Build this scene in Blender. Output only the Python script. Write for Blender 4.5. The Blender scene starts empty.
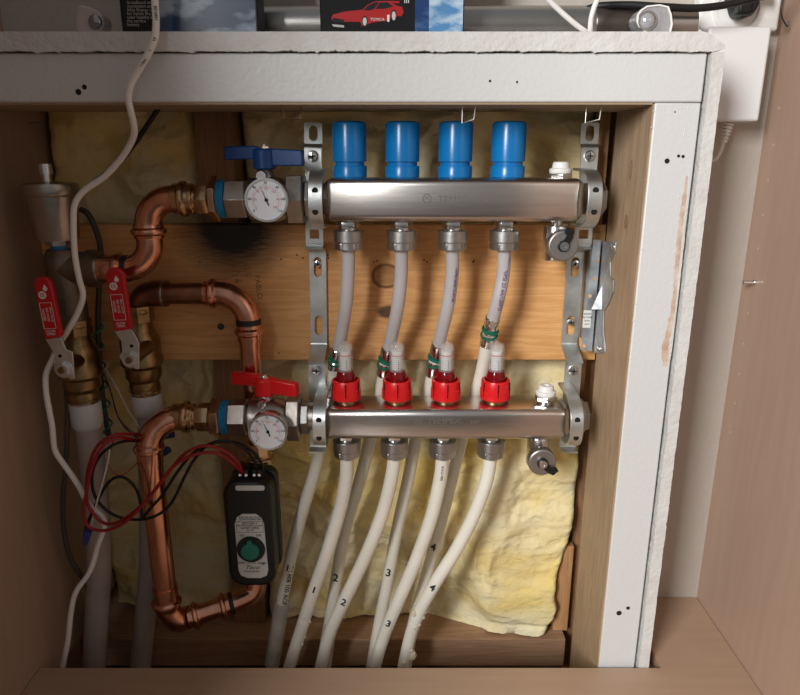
import bpy, bmesh, math, random
from mathutils import Vector, Matrix, noise
random.seed(4)
PI = math.pi
sc = bpy.context.scene
COL = sc.collection
# ---------------------------------------------------------------- camera
EYE = .516; PITCH = math.radians(16); FPX = 660.0
cd = bpy.data.cameras.new('camera'); cam = bpy.data.objects.new('camera', cd); COL.objects.link(cam)
cam.location = (0, 0, EYE); cam.rotation_euler = (PI/2-PITCH, 0, 0)
cd.sensor_fit = 'HORIZONTAL'; cd.sensor_width = 36; cd.lens = 36*FPX/800; cd.clip_start = .01
sc.camera = cam
# ---------------------------------------------------------------- world, lights, exposure
w = bpy.data.worlds.new('world'); sc.world = w; w.use_nodes = True
nt = w.node_tree; bg = nt.nodes['Background']
tc = nt.nodes.new('ShaderNodeTexCoord'); sp = nt.nodes.new('ShaderNodeSeparateXYZ'); rp = nt.nodes.new('ShaderNodeValToRGB')
nt.links.new(tc.outputs['Generated'], sp.inputs[0])
mr = nt.nodes.new('ShaderNodeMapRange'); mr.inputs[1].default_value = -1; mr.inputs[2].default_value = 1
nt.links.new(sp.outputs[2], mr.inputs[0]); nt.links.new(mr.outputs[0], rp.inputs[0])
rp.color_ramp.elements[0].color = (.14, .11, .09, 1); rp.color_ramp.elements[1].color = (.70, .70, .72, 1)
for q_, c_ in ((.36, (.17, .14, .12, 1)), (.50, (.62, .60, .58, 1))): rp.color_ramp.elements.new(q_).color = c_
nt.links.new(rp.outputs[0], bg.inputs[0]); bg.inputs[1].default_value = .34

def area(name, loc, target, size, power, color, size_y=None):
    l = bpy.data.lights.new(name, 'AREA'); l.shape = 'RECTANGLE'; l.size = size; l.size_y = size_y or size
    l.energy = power; l.color = color
    o = bpy.data.objects.new(name, l); COL.objects.link(o); o.location = loc
    o.rotation_euler = (Vector(target)-Vector(loc)).to_track_quat('-Z', 'Y').to_euler()
    return o
area('window_light', (-1.0, -1.1, 1.15), (.1, .7, .3), .55, 57, (1, .99, .98), .8)
sc.view_settings.view_transform = 'Standard'; sc.view_settings.look = 'None'
sc.view_settings.exposure = 0.0; sc.view_settings.gamma = 1; sc.view_settings.use_curve_mapping = False

# ---------------------------------------------------------------- helpers
def ray(v):
    b = (347.5-v)/FPX
    return math.cos(PITCH)+b*math.sin(PITCH), -math.sin(PITCH)+b*math.cos(PITCH)
def P(u, v, Y):
    dy, dz = ray(v); t = Y/dy
    return Vector(((u-400)/FPX*t, Y, EYE+dz*t))
def S(v, Y): return Y/ray(v)[0]/FPX          # metres per pixel
def catmull(pts, n=6):
    pts = [Vector(p) for p in pts]
    if len(pts) < 3: return pts
    q = [pts[0]*2-pts[1]]+pts+[pts[-1]*2-pts[-2]]; out = []
    for i in range(1, len(q)-2):
        a, b, c, d = q[i-1:i+3]
        for k in range(n):
            t = k/n
            out.append(.5*((2*b)+(c-a)*t+(2*a-5*b+4*c-d)*t*t+(3*b-a-3*c+d)*t**3))
    out.append(pts[-1]); return out
class MB:
    def __init__(s): s.v = []; s.f = []
    def add(s, vs, fs):
        o = len(s.v); s.v += [Vector(x) for x in vs]; s.f += [tuple(i+o for i in f) for f in fs]; return s
    def box(s, x0, x1, y0, y1, z0, z1):
        return s.add([(x, y, z) for x in (x0, x1) for y in (y0, y1) for z in (z0, z1)],
                     [(0, 1, 3, 2), (4, 6, 7, 5), (0, 4, 5, 1), (2, 3, 7, 6), (0, 2, 6, 4), (1, 5, 7, 3)])
    def lathe(s, prof, org, axis='Z', seg=28, rot=0, sy=1):
        ax = {'X': Vector((1, 0, 0)), 'Y': Vector((0, 1, 0)), 'Z': Vector((0, 0, 1))}[axis] if isinstance(axis, str) else Vector(axis).normalized()
        up = Vector((0, 0, 1)) if abs(ax.z) < .9 else Vector((0, -1, 0))
        a = (up-ax*up.dot(ax)).normalized(); b = ax.cross(a); org = Vector(org); vs = []; fs = []
        for r, h in prof:
            for k in range(seg):
                t = 2*PI*k/seg+rot
                vs.append(org+ax*h+(a*math.cos(t)+b*math.sin(t)*sy)*max(r, 1e-5))
        for i in range(len(prof)-1):
            for k in range(seg):
                k2 = (k+1) % seg
                fs.append((i*seg+k, i*seg+k2, (i+1)*seg+k2, (i+1)*seg+k))
        fs.append(tuple(range(seg-1, -1, -1))); n = (len(prof)-1)*seg; fs.append(tuple(range(n, n+seg)))
        return s.add(vs, fs)
    def cyl(s, a, b, r, seg=20, r2=None):
        a = Vector(a); b = Vector(b)
        return s.lathe([(r, 0), (r if r2 is None else r2, (b-a).length)], a, b-a, seg)
    def tube(s, pts, r, seg=10, smooth=6):
        p = catmull(pts, smooth) if smooth else [Vector(q) for q in pts]
        rr = r if callable(r) else (lambda t: r)
        t0 = (p[1]-p[0]).normalized(); up = Vector((0, 1, 0)) if abs(t0.y) < .9 else Vector((1, 0, 0))
        a = (up-t0*up.dot(t0)).normalized(); vs = []; fs = []; n = len(p)
        for i in range(n):
            t = (p[min(i+1, n-1)]-p[max(i-1, 0)]).normalized()
            a = (a-t*a.dot(t)).normalized(); b = t.cross(a); R = rr(i/(n-1))
            for k in range(seg):
                g = 2*PI*k/seg; vs.append(p[i]+(a*math.cos(g)+b*math.sin(g))*R)
        for i in range(n-1):
            for k in range(seg):
                k2 = (k+1) % seg; fs.append((i*seg+k, i*seg+k2, (i+1)*seg+k2, (i+1)*seg+k))
        fs.append(tuple(range(seg-1, -1, -1))); fs.append(tuple(range((n-1)*seg, n*seg)))
        return s.add(vs, fs)
    def prism(s, pts, d):
        pts = [Vector(p) for p in pts]; d = Vector(d); n = len(pts)
        return s.add(pts+[p+d for p in pts], [tuple(range(n)), tuple(range(2*n-1, n-1, -1))]+[(i, n+i, n+(i+1) % n, (i+1) % n) for i in range(n)])
    def strip(s, path, x0, x1, th):
        """bent sheet strip: path in (Y,Z), width along X, thickness th"""
        n = len(path); nor = []
        for i in range(n):
            a = Vector(path[max(i-1, 0)]); b = Vector(path[min(i+1, n-1)]); t = (b-a).normalized(); nor.append(Vector((-t.y, t.x)))
        vs = []
        for (y, z), m in zip(path, nor):
            for sg in (-.5, .5):
                for x in (x0, x1): vs.append((x, y+m.x*th*sg, z+m.y*th*sg))
        fs = []
        for i in range(n-1):
            o = 4*i; fs += [(o, o+1, o+5, o+4), (o+2, o+6, o+7, o+3), (o, o+4, o+6, o+2), (o+1, o+3, o+7, o+5)]
        o = 4*(n-1); fs += [(0, 2, 3, 1), (o, o+1, o+3, o+2)]
        return s.add(vs, fs)
    def ball(s, c, r, seg=14, sz=1, sx=1, sy=1):
        c = Vector(c); n = seg//2; vs = []; fs = []
        for i in range(n+1):
            th = PI*i/n
            for k in range(seg):
                g = 2*PI*k/seg; vs.append(c+Vector((r*sx*math.sin(th)*math.cos(g), r*sy*math.sin(th)*math.sin(g), r*sz*math.cos(th))))
        for i in range(n):
            for k in range(seg):
                k2 = (k+1) % seg; fs.append((i*seg+k, (i+1)*seg+k, (i+1)*seg+k2, i*seg+k2))
        return s.add(vs, fs)
    def build(s, name, mat, parent=None, bevel=0, seg=2, angle=38):
        me = bpy.data.meshes.new(name); me.from_pydata(s.v, [], s.f)
        bm = bmesh.new(); bm.from_mesh(me); bmesh.ops.remove_doubles(bm, verts=bm.verts, dist=1e-7)
        bmesh.ops.recalc_face_normals(bm, faces=bm.faces); bm.to_mesh(me); bm.free()
        return finish(me, name, mat, parent, bevel, seg, angle)
def finish(me, name, mat, parent=None, bevel=0, seg=2, angle=38):
    me.materials.clear(); me.materials.append(mat)
    me.polygons.foreach_set('use_smooth', [True]*len(me.polygons)); me.set_sharp_from_angle(angle=math.radians(angle))
    o = bpy.data.objects.new(name, me); COL.objects.link(o)
    if parent is not None: attach(o, parent)
    if bevel:
        m = o.modifiers.new('bevel', 'BEVEL'); m.width = bevel; m.segments = seg; m.limit_method = 'ANGLE'; m.angle_limit = math.radians(35); m.harden_normals = False
    return o
def world_loc(o):
    v = Vector(o.location)
    return v
def attach(o, parent):
    o.parent = parent
    if parent.parent is None and parent.type == 'EMPTY': o.matrix_parent_inverse = Matrix.Translation(-Vector(parent.location))
def tag(o, label, cat=None, group=None, kind=None):
    if label: o['label'] = label
    if cat: o['category'] = cat
    if group: o['group'] = group
    if kind: o['kind'] = kind
    return o
def thing(name, loc, label, cat, group=None):
    o = bpy.data.objects.new(name, None); o.empty_display_size = .02; COL.objects.link(o); o.location = loc
    return tag(o, label, cat, group)
def struct(o): o['kind'] = 'structure'; return o
def curve_mesh(cu):
    ob = bpy.data.objects.new('tmp', cu); COL.objects.link(ob)
    dg = bpy.context.evaluated_depsgraph_get(); me = bpy.data.meshes.new_from_object(ob.evaluated_get(dg))
    bpy.data.objects.remove(ob); bpy.data.curves.remove(cu); return me
def basis(org, ux, uy):
    ux = Vector(ux).normalized(); uy = Vector(uy); uy = (uy-ux*uy.dot(ux)).normalized(); n = ux.cross(uy)
    return Matrix(((ux.x, uy.x, n.x, org[0]), (ux.y, uy.y, n.y, org[1]), (ux.z, uy.z, n.z, org[2]), (0, 0, 0, 1)))
XZ = ((1, 0, 0), (0, 0, 1))
def plate(name, outline, holes, th, M, mat, parent=None, bevel=0):
    """flat sheet with real holes; 2-D outline in M's xy plane, thickness th centred"""
    cu = bpy.data.curves.new('c', 'CURVE'); cu.dimensions = '2D'; cu.fill_mode = 'BOTH'; cu.extrude = th/2
    for ln in [outline]+holes:
        s = cu.splines.new('POLY'); s.points.add(len(ln)-1); s.use_cyclic_u = True
        for p, q in zip(s.points, ln): p.co = (q[0], q[1], 0, 1)
    me = curve_mesh(cu); me.transform(M)
    return finish(me, name, mat, parent, bevel)
def text(string, size, M, mat, parent=None, name='lettering', th=.0001, align='CENTER', sx=1, font_shear=0, spacing=1, bold=0):
    cu = bpy.data.curves.new('t', 'FONT'); cu.body = string; cu.size = size; cu.extrude = th; cu.align_x = align; cu.align_y = 'CENTER'; cu.shear = font_shear
    cu.space_line = .95; cu.space_character = spacing; cu.resolution_u = 3; cu.offset = bold
    me = curve_mesh(cu); me.transform(M@Matrix.Diagonal((sx, 1, 1, 1)))
    return finish(me, name, mat, parent)
def circ(x, y, r, n=20): return [(x+r*math.cos(2*PI*k/n), y+r*math.sin(2*PI*k/n)) for k in range(n)]
def slot(x, y, r, h, n=8):
    return [(x+r*math.cos(PI*k/n), y+h+r*math.sin(PI*k/n)) for k in range(n+1)]+[(x-r*math.cos(PI*k/n), y-h-r*math.sin(PI*k/n)) for k in range(n+1)]
def rrect(x0, x1, y0, y1, r, n=5):
    out = []
    for cx, cy, a0 in ((x1-r, y1-r, 0), (x0+r, y1-r, 90), (x0+r, y0+r, 180), (x1-r, y0+r, 270)):
        for k in range(n+1):
            a = math.radians(a0+90*k/n); out.append((cx+r*math.cos(a), cy+r*math.sin(a)))
    return out
# ---------------------------------------------------------------- materials
def mat(name, col, rough=.5, metal=0, bump=0, bscale=200, var=0, vscale=30, col2=None, stretch=(1, 1, 1), coat=0, trans=0, spec=None, sss=0):
    m = bpy.data.materials.new(name); m.use_nodes = True; n = m.node_tree; b = n.nodes['Principled BSDF']
    b.inputs['Base Color'].default_value = (*col, 1); b.inputs['Roughness'].default_value = rough; b.inputs['Metallic'].default_value = metal
    b.inputs['Coat Weight'].default_value = coat; b.inputs['Transmission Weight'].default_value = trans
    if spec is not None: b.inputs['Specular IOR Level'].default_value = spec
    t = n.nodes.new('ShaderNodeTexCoord'); mp = n.nodes.new('ShaderNodeMapping'); mp.inputs['Scale'].default_value = stretch
    n.links.new(t.outputs['Object'], mp.inputs[0])
    if var or col2:
        nz = n.nodes.new('ShaderNodeTexNoise'); nz.inputs['Scale'].default_value = vscale; nz.inputs['Detail'].default_value = 5
        n.links.new(mp.outputs[0], nz.inputs[0]); r = n.nodes.new('ShaderNodeValToRGB'); n.links.new(nz.outputs[0], r.inputs[0])
        c2 = col2 or tuple(c*(1-var) for c in col)
        r.color_ramp.elements[0].position = .35; r.color_ramp.elements[1].position = .65
        r.color_ramp.elements[0].color = (*c2, 1); r.color_ramp.elements[1].color = (*col, 1); n.links.new(r.outputs[0], b.inputs['Base Color'])
    if bump:
        nb = n.nodes.new('ShaderNodeTexNoise'); nb.inputs['Scale'].default_value = bscale; nb.inputs['Detail'].default_value = 4
        n.links.new(mp.outputs[0], nb.inputs[0]); bp = n.nodes.new('ShaderNodeBump'); bp.inputs['Strength'].default_value = bump; bp.inputs['Distance'].default_value = .002
        n.links.new(nb.outputs[0], bp.inputs['Height']); n.links.new(bp.outputs[0], b.inputs['Normal'])
    return m
def wood(name, c1, c2, stretch, scale=14, rough=.6, marks=(), rings=6):
    """stretched grain; marks = (kind, centre, radii, colour, softness): knots and burns at fixed places of the board"""
    m = mat(name, c1, rough); n = m.node_tree; L = n.links.new; b = n.nodes['Principled BSDF']
    t = n.nodes.new('ShaderNodeTexCoord'); mp = n.nodes.new('ShaderNodeMapping'); mp.inputs['Scale'].default_value = stretch; L(t.outputs['Object'], mp.inputs[0])
    vec = mp.outputs[0]
    nz = n.nodes.new('ShaderNodeTexNoise'); nz.inputs['Scale'].default_value = scale; nz.inputs['Detail'].default_value = 6; nz.inputs['Roughness'].default_value = .55; nz.inputs['Distortion'].default_value = .5
    L(vec, nz.inputs[0])
    mu = n.nodes.new('ShaderNodeMath'); mu.operation = 'MULTIPLY'; mu.inputs[1].default_value = rings; L(nz.outputs[0], mu.inputs[0])
    fr = n.nodes.new('ShaderNodeMath'); fr.operation = 'PINGPONG'; fr.inputs[1].default_value = .5; L(mu.outputs[0], fr.inputs[0])
    r = n.nodes.new('ShaderNodeValToRGB'); L(fr.outputs[0], r.inputs[0]); r.color_ramp.elements[0].color = (*c2, 1); r.color_ramp.elements[1].color = (*c1, 1); r.color_ramp.elements[1].position = .45
    last = r.outputs[0]
    n2 = n.nodes.new('ShaderNodeTexNoise'); n2.inputs['Scale'].default_value = 400; L(vec, n2.inputs[0])
    mx = n.nodes.new('ShaderNodeMix'); mx.data_type = 'RGBA'; mx.blend_type = 'MULTIPLY'; mx.inputs[0].default_value = .15; L(last, mx.inputs[6]); L(n2.outputs[0], mx.inputs[7]); last = mx.outputs[2]
    for kind, c, rad, colr, soft in marks:
        sb = n.nodes.new('ShaderNodeMapping'); sb.vector_type = 'POINT'
        sb.inputs['Location'].default_value = tuple(-ci/ri for ci, ri in zip(c, rad)); sb.inputs['Scale'].default_value = tuple(1/ri for ri in rad)
        L(t.outputs['Object'], sb.inputs[0]); ln = n.nodes.new('ShaderNodeVectorMath'); ln.operation = 'LENGTH'; L(sb.outputs[0], ln.inputs[0])
        nn = n.nodes.new('ShaderNodeTexNoise'); nn.inputs['Scale'].default_value = 60; L(vec, nn.inputs[0])
        ad = n.nodes.new('ShaderNodeMath'); ad.operation = 'MULTIPLY_ADD'; ad.inputs[1].default_value = .22 if soft > .3 else .10; hf = n.nodes.new('ShaderNodeMath'); hf.operation = 'MULTIPLY'; hf.inputs[1].default_value = .5; L(ln.outputs['Value'], hf.inputs[0]); L(nn.outputs[0], ad.inputs[0]); L(hf.outputs[0], ad.inputs[2])
        rr = n.nodes.new('ShaderNodeValToRGB'); L(ad.outputs[0], rr.inputs[0]); e = rr.color_ramp.elements
        if kind == 'burn':
            e[0].position = .62-soft*.36; e[0].color = (1, 1, 1, 1); e[1].position = .66; e[1].color = (0, 0, 0, 1)
        else:
            e[0].position = .44; e[0].color = (.45, .45, .45, 1); e[1].position = .64; e[1].color = (0, 0, 0, 1)
            q = e.new(.50); q.color = (1, 1, 1, 1); q = e.new(.555); q.color = (.8, .8, .8, 1); q = e.new(.585); q.color = (.25, .25, .25, 1)
        m2 = n.nodes.new('ShaderNodeMix'); m2.data_type = 'RGBA'; L(rr.outputs[0], m2.inputs[0]); L(last, m2.inputs[6]); m2.inputs[7].default_value = (*colr, 1); last = m2.outputs[2]
    L(last, b.inputs['Base Color'])
    bp = n.nodes.new('ShaderNodeBump'); bp.inputs['Strength'].default_value = .15; bp.inputs['Distance'].default_value = .001; L(n2.outputs[0], bp.inputs['Height']); L(bp.outputs[0], b.inputs['Normal'])
    return m
def brushed(name, col, rough, stretch, bscale=60, bump=.15):
    return mat(name, col, rough, 1, bump, bscale, .25, 22, stretch=stretch)

M_PAINT = mat('painted_trim', (.625, .635, .63), .42, bump=.18, bscale=260)
M_RAW = mat('rough_plaster', (.645, .65, .63), .7, bump=.6, bscale=200, col2=(.60, .585, .56), vscale=40)
M_WALL = mat('wall_paint', (.49, .44, .385), .55, bump=.35, bscale=150)
M_CAB = mat('cabinet_laminate', (.43, .295, .22), .40, bump=.05, bscale=300, col2=(.405, .275, .20), vscale=18, stretch=(6, 6, .6))
M_CABF = mat('cabinet_floor_laminate', (.45, .305, .21), .40, bump=.05, bscale=300, col2=(.425, .285, .195), vscale=18, stretch=(.6, 6, 6))
M_STUD = wood('stud_wood', (.44, .31, .195), (.33, .225, .135), (24, 24, 1.2), 6, marks=[('knot', P(625, 222, .62), (.03, .0045, .006), (.16, .08, .04), .1), ('knot', P(618, 170, .62), (.03, .0035, .009), (.2, .1, .05), .1)])
M_STUD2 = wood('old_stud_wood', (.36, .19, .09), (.27, .14, .065), (18, 18, 1.2), 6)
M_ORANGE = wood('orange_wood', (.60, .33, .15), (.48, .24, .10), (18, 18, 1.2), 6)
M_PLATE = wood('sole_plate_wood', (.46, .28, .17), (.36, .21, .12), (1.2, 18, 18), 6)
B = .70
M_PINE = wood('pine_board_wood', (.90, .50, .20), (.77, .385, .135), (1.0, 9, 13), 6, .5, rings=6, marks=[
    ('burn', P(232, 224, B), (.064, .05, .060), (.012, .011, .010), .75),
    ('knot', P(386, 276, B), (.015, .03, .013), (.20, .075, .02), .2), ('burn', P(388, 312, B), (.013, .03, .008), (.13, .06, .03), .5)])
M_INS = mat('fibreglass', (.90, .83, .57), .95, bump=1.0, bscale=55, col2=(.86, .66, .24), vscale=9, stretch=(1, 1, 1.6))
M_STEEL = mat('brushed_steel', (.66, .63, .60), .27, 1, .025, 70, .10, 20, stretch=(1, 14, 14))
M_STEELP = mat('zinc_steel', (.82, .86, .85), .42, 1, .12, 130, .3, 40)
M_GALV = mat('galvanised_steel', (.62, .67, .70), .5, 1, .2, 160, .35, 60)
M_NICK = mat('nickel_plate', (.48, .44, .40), .34, 1, .12, 200, .2, 60)
M_CHROME = mat('chrome', (.76, .76, .75), .2, 1)
M_CHROMED = mat('dull_chrome', (.44, .43, .42), .40, 1, .08, 200)
M_COP = mat('copper', (.86, .43, .29), .22, 1, .06, 60, .3, 28, stretch=(3, 3, 1))
M_COPD = mat('tarnished_copper', (.38, .19, .12), .38, 1, .1, 90, .4, 50)
M_BRASS = mat('brass', (.36, .25, .12), .32, 1, .12, 150, .35, 60)
M_BRONZE = mat('bronze_fitting', (.62, .40, .25), .28, 1, .1, 120, .3, 60)
M_DBRZ = mat('dark_brass_tee', (.22, .165, .125), .5, .8, .3, 180, .3, 60)
M_BLUE = mat('blue_plastic', (.004, .19, .52), .25)
M_BLUEH = mat('blue_handle_paint', (.004, .06, .24), .35)
M_TAPE = mat('blue_thread_seal', (.03, .28, .55), .45, bump=.6, bscale=300, stretch=(3, .2, .2))
M_RED = mat('red_plastic', (.78, .012, .015), .32)
M_REDH = mat('red_handle_vinyl', (.52, .008, .015), .35)
M_REDC = mat('clear_red_plastic', (.20, .003, .006), .10)
M_BLACK = mat('black_plastic', (.010, .010, .010), .42, spec=.35)
M_DGRN = mat('dark_green_plastic', (.010, .022, .013), .4)
M_GREEN = mat('green_plastic', (.003, .16, .10), .35)
M_TEAL = mat('teal_dial', (.008, .14, .10), .4)
M_WHITE = mat('white_plastic', (.84, .83, .80), .38)
M_ADPT = mat('adapter_white', (.74, .74, .735), .33)
M_WNUT = mat('milky_nut_plastic', (.60, .60, .62), .4, bump=.1)
M_PEX = mat('white_pex', (.88, .85, .74), .33, var=.08, vscale=25)
M_PEXF = mat('frosted_pex', (.56, .53, .53), .30, var=.10, vscale=30)
M_PEXG = mat('grey_pex', (.42, .36, .33), .42, var=.15, vscale=30)
M_CABLE = mat('white_cable', (.82, .80, .77), .45)
M_DCABLE = mat('dark_grey_cable', (.06, .055, .05), .5)
M_INK = mat('black_ink', (.015, .015, .02), .5)
M_INKP = mat('purple_ink', (.14, .07, .22), .5)
M_ETCH = mat('etched_steel', (.16, .15, .14), .7, .3)
M_GREY = mat('grey_print', (.45, .44, .42), .5)
M_LABELW = mat('silver_label', (.55, .55, .53), .45)
M_PAPER = mat('white_label_paper', (.72, .74, .70), .6)
M_FACE = mat('gauge_face', (.74, .76, .80), .4)
M_REDINK = mat('red_ink', (.55, .04, .03), .5)
M_RWIRE = mat('red_wire', (.30, .006, .012), .4)
M_HOLE = mat('dark_hole', (.008, .006, .005), .9)
M_FOAM = mat('cream_foam', (.72, .66, .50), .7, bump=.5)
M_WRAP = mat('grey_wrap', (.62, .58, .52), .7, bump=.6, bscale=120, col2=(.46, .42, .37), vscale=60)
bp_ = [q for q in M_INS.node_tree.nodes if q.type == 'BUMP'][0]; bp_.inputs['Distance'].default_value = .0035
nb_ = [q for q in M_INS.node_tree.nodes if q.type == 'TEX_NOISE']
for q in nb_: q.inputs['Detail'].default_value = 9; q.inputs['Distortion'].default_value = .5
M_GLASS = mat('clear_plastic', (.95, .95, .95), .05, spec=.9); M_GLASS.node_tree.nodes['Principled BSDF'].inputs['Alpha'].default_value = .16
def wire_mat(n, c): return mat(n, c, .45)

# ================================================================ STRUCTURE
XL, XR = -.38, .363
FRONT = .58; BACKW = .692
FY = .575
o = MB().prism([(XL+.0008, .12, 0), (XR-.0008, .12, 0), (XR-.0008, BACKW-.0006, 0), (.275, BACKW-.0006, 0), (.275, FY, 0), (XL+.0008, FY, 0)], (0, 0, -.018)).build('floor', M_CABF); struct(o)
struct(MB().box(XL-.018, XL, -.02, .799, -.029, .95).build('wall_left', M_CAB))
hole_bm = MB().box(XR, XR+.018, .12, .716, -.029, .95)
wr = struct(hole_bm.build('wall_right', M_CAB))
struct(MB().box(.25, XR, BACKW, .705, -.018, .95).box(XL, .25, BACKW, .705, .575, .95).build('wall_back', M_WALL))
struct(MB().box(-.42, .30, .80, .812, -.16, .70).box(.29, .30, .7055, .80, -.15, .70).box(-.42, .30, .7055, .812, .70, .71).build('wall_cavity', M_STUD2))  # rear sheathing; unseen right side and top boxes added to keep light out
struct(MB().box(-.42, .40, .03, .80, -.16, -.151).box(-.42, -.3985, .03, .80, -.151, -.0295).box(-.3985, .40, .03, .04, -.151, -.019).box(.39, .40, .04, .80, -.151, -.03).build('floor_subfloor', M_PLATE))  # subfloor plus unseen side and front boxes added to block light leaks
# boxed-out framing: header, right stud, ragged drywall edges
random.seed(9)
def ragged(n, amp): return [noise.noise(Vector((i*.13, amp*9000, 0)))*amp*1.2+random.uniform(-.35, .35)*amp+(random.random() < .10)*random.uniform(-1, .6)*amp*1.6 for i in range(n)]
ztop0 = P(300, 53, FRONT).z; zhb = P(300, 102.5, FRONT).z; ztb = P(300, 50.8, .577).z; ztt = P(300, 31.5, .577).z
struct(MB().box(XL, .2495, FRONT, .67, zhb, ztop0).build('trim_1', M_PAINT, bevel=.0015))
n = 300; rg = ragged(n+1, .0008)
pts = [(XL+(.2545-XL)*i/n, .577, ztb+rg[i]-.0003) for i in range(n+1)]+[(.2615, .577, ztb+.0015), (.2615, .577, ztb+.004), (.249, .577, ztt-.0015), (.243, .577, ztt), (XL, .577, ztt)]
struct(MB().prism(pts, (0, BACKW-.577, 0)).build('trim_2', M_RAW))
struct(MB().box(.211, .249, FRONT, .675, -.15, zhb-.0003).build('trim_3', M_PAINT, bevel=.0012))
n = 260; rl = ragged(n+1, .0005); rr_ = ragged(n+1, .0004)
zs = [-.15+(ztb-.001+.15)*i/n for i in range(n+1)]
pts = [(.2522+rl[i], .577, zs[i]) for i in range(n+1)]+[(.2625+rr_[i], .577, zs[i]) for i in range(n, -1, -1)]
struct(MB().prism(pts, (0, BACKW-.577, 0)).build('trim_4', M_RAW))
# inner bare wood faces of the box (wood liners seen inside the opening)
struct(MB().box(.2095, .211, FRONT+.0015, .675, -.15, zhb-.001).build('trim_5', M_STUD))
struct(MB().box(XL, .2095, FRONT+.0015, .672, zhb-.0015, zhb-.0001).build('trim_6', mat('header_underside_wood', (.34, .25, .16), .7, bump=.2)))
struct(MB().box(.2125, .245, .719, .795, -.15, .70).build('trim_7', M_STUD2))
struct(MB().box(.2015, .2120, .7005, .7185, P(0, 224.5, B).z+.0005, .66).box(.1935, .2120, .705, .7185, -.0595, .062).build('trim_10', M_ORANGE, bevel=.0008))
struct(MB().box(-.213, -.174, .7195, .795, -.06, .70).build('trim_8', M_STUD2, bevel=.001))
struct(MB().box(-.40, .2065, .69, .795, -.10, -.06).build('trim_9', M_PLATE, bevel=.001))
# chipped paint and holes belong to the stud
def smear(name, pts, th, m, parent, seed=1):
    rnd = random.Random(seed)
    v = [Vector(p) for p in pts]
    return MB().prism(v, (0, -th, 0)).build(name, m, parent)
stud = bpy.data.objects['trim_3']
def on_stud(u, v, d=.0): return P(u, v, FRONT-d)
def blotch(cpts, seed):
    rnd = random.Random(seed); L = []; R = []
    c = catmull([P(u, v, FRONT) for u, v, wd in cpts], 8); n = len(c)
    for i, p in enumerate(c):
        t = i/(n-1)*(len(cpts)-1); k = min(int(t), len(cpts)-2); f = t-k
        wd = (cpts[k][2]*(1-f)+cpts[k+1][2]*f)*.00075*(1+rnd.uniform(-.25, .25))
        L.append(p+Vector((-wd, 0, 0))); R.append(p+Vector((min(wd, .2488-p.x), 0, 0)))
    return L+R[::-1]
smear('bare_patch', blotch([(687, 176, 1), (684, 200, 2.5), (681, 230, 3.5), (678, 260, 3.5), (676, 290, 3), (672, 320, 4), (667, 345, 5.5), (665, 366, 3)], 3), .0002, mat('bare_tan_paper', (.50, .33, .24), .85, bump=.5, col2=(.64, .55, .46), vscale=90), stud)
smear('patch_plaster', blotch([(686, 205, .5), (683, 240, 1.5), (680, 270, 1.5), (676, 315, 2), (671, 345, 2.5), (669, 360, 1)], 5), .0004, M_RAW, stud)
hm = MB()
for u, v, r in ((667, 161, .0022), (678.5, 156, .0013), (683, 156.5, .0014), (619, 613, .0028), (628, 608, .002), (675, 52+60, .0006)):
    hm.lathe([(r, 0), (r, .0003)], P(u, v, FRONT)+Vector((0, -.0003, 0)), 'Y', 9)
hm.build('screw_hole', M_HOLE, stud)
cr = MB()
for k in range(26):
    v = 110+k*9+random.uniform(-3, 3); cr.ball(P(688-(v-100)*.085-(v > 300)*6+random.uniform(-1, 1), v, FRONT), random.uniform(.0004, .0009), 6, sy=.4, sz=2)
for k in range(30):
    v = 108+k*18+random.uniform(-4, 4); cr.ball(P(654-(v-105)*.097+random.uniform(0, 3), v, FRONT), random.uniform(.0003, .0009), 6, sy=.4, sx=2)
cr.build('paint_crumbs', M_PAINT, stud)
hd = bpy.data.objects['trim_1']; hm = MB()
for u, v, r in ((78.5, 92, .0024), (84.5, 87, .0020), (490, 81, .0010), (517, 82, .0009)): hm.lathe([(r, 0), (r, .0003)], P(u, v, FRONT)+Vector((0, -.0003, 0)), 'Y', 10)
hm.build('screw_hole', M_HOLE, hd)
# shelf pin holes along the right panel
hm = MB()
for k in range(-6, 5):
    hm.lathe([(.0012, -.0003), (.0012, .0001)], Vector((XR, .671, .428+k*.0335)), 'X', 8)
hm.build('pin_holes', mat('pin_hole_light', (.55, .42, .32), .6), wr)
p = P(757, 282.5, .667); p.x = XR
tag(MB().cyl(p+Vector((.004, 0, 0)), p+Vector((-.012, 0, 0)), .0023, 12).lathe([(.0032, 0), (.0032, .0015)], p+Vector((-.0017, 0, 0)), 'X', 12).build('shelf_pin', M_CHROME), 'small metal shelf pin sticking out of the right cabinet panel', 'shelf pin')

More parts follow.
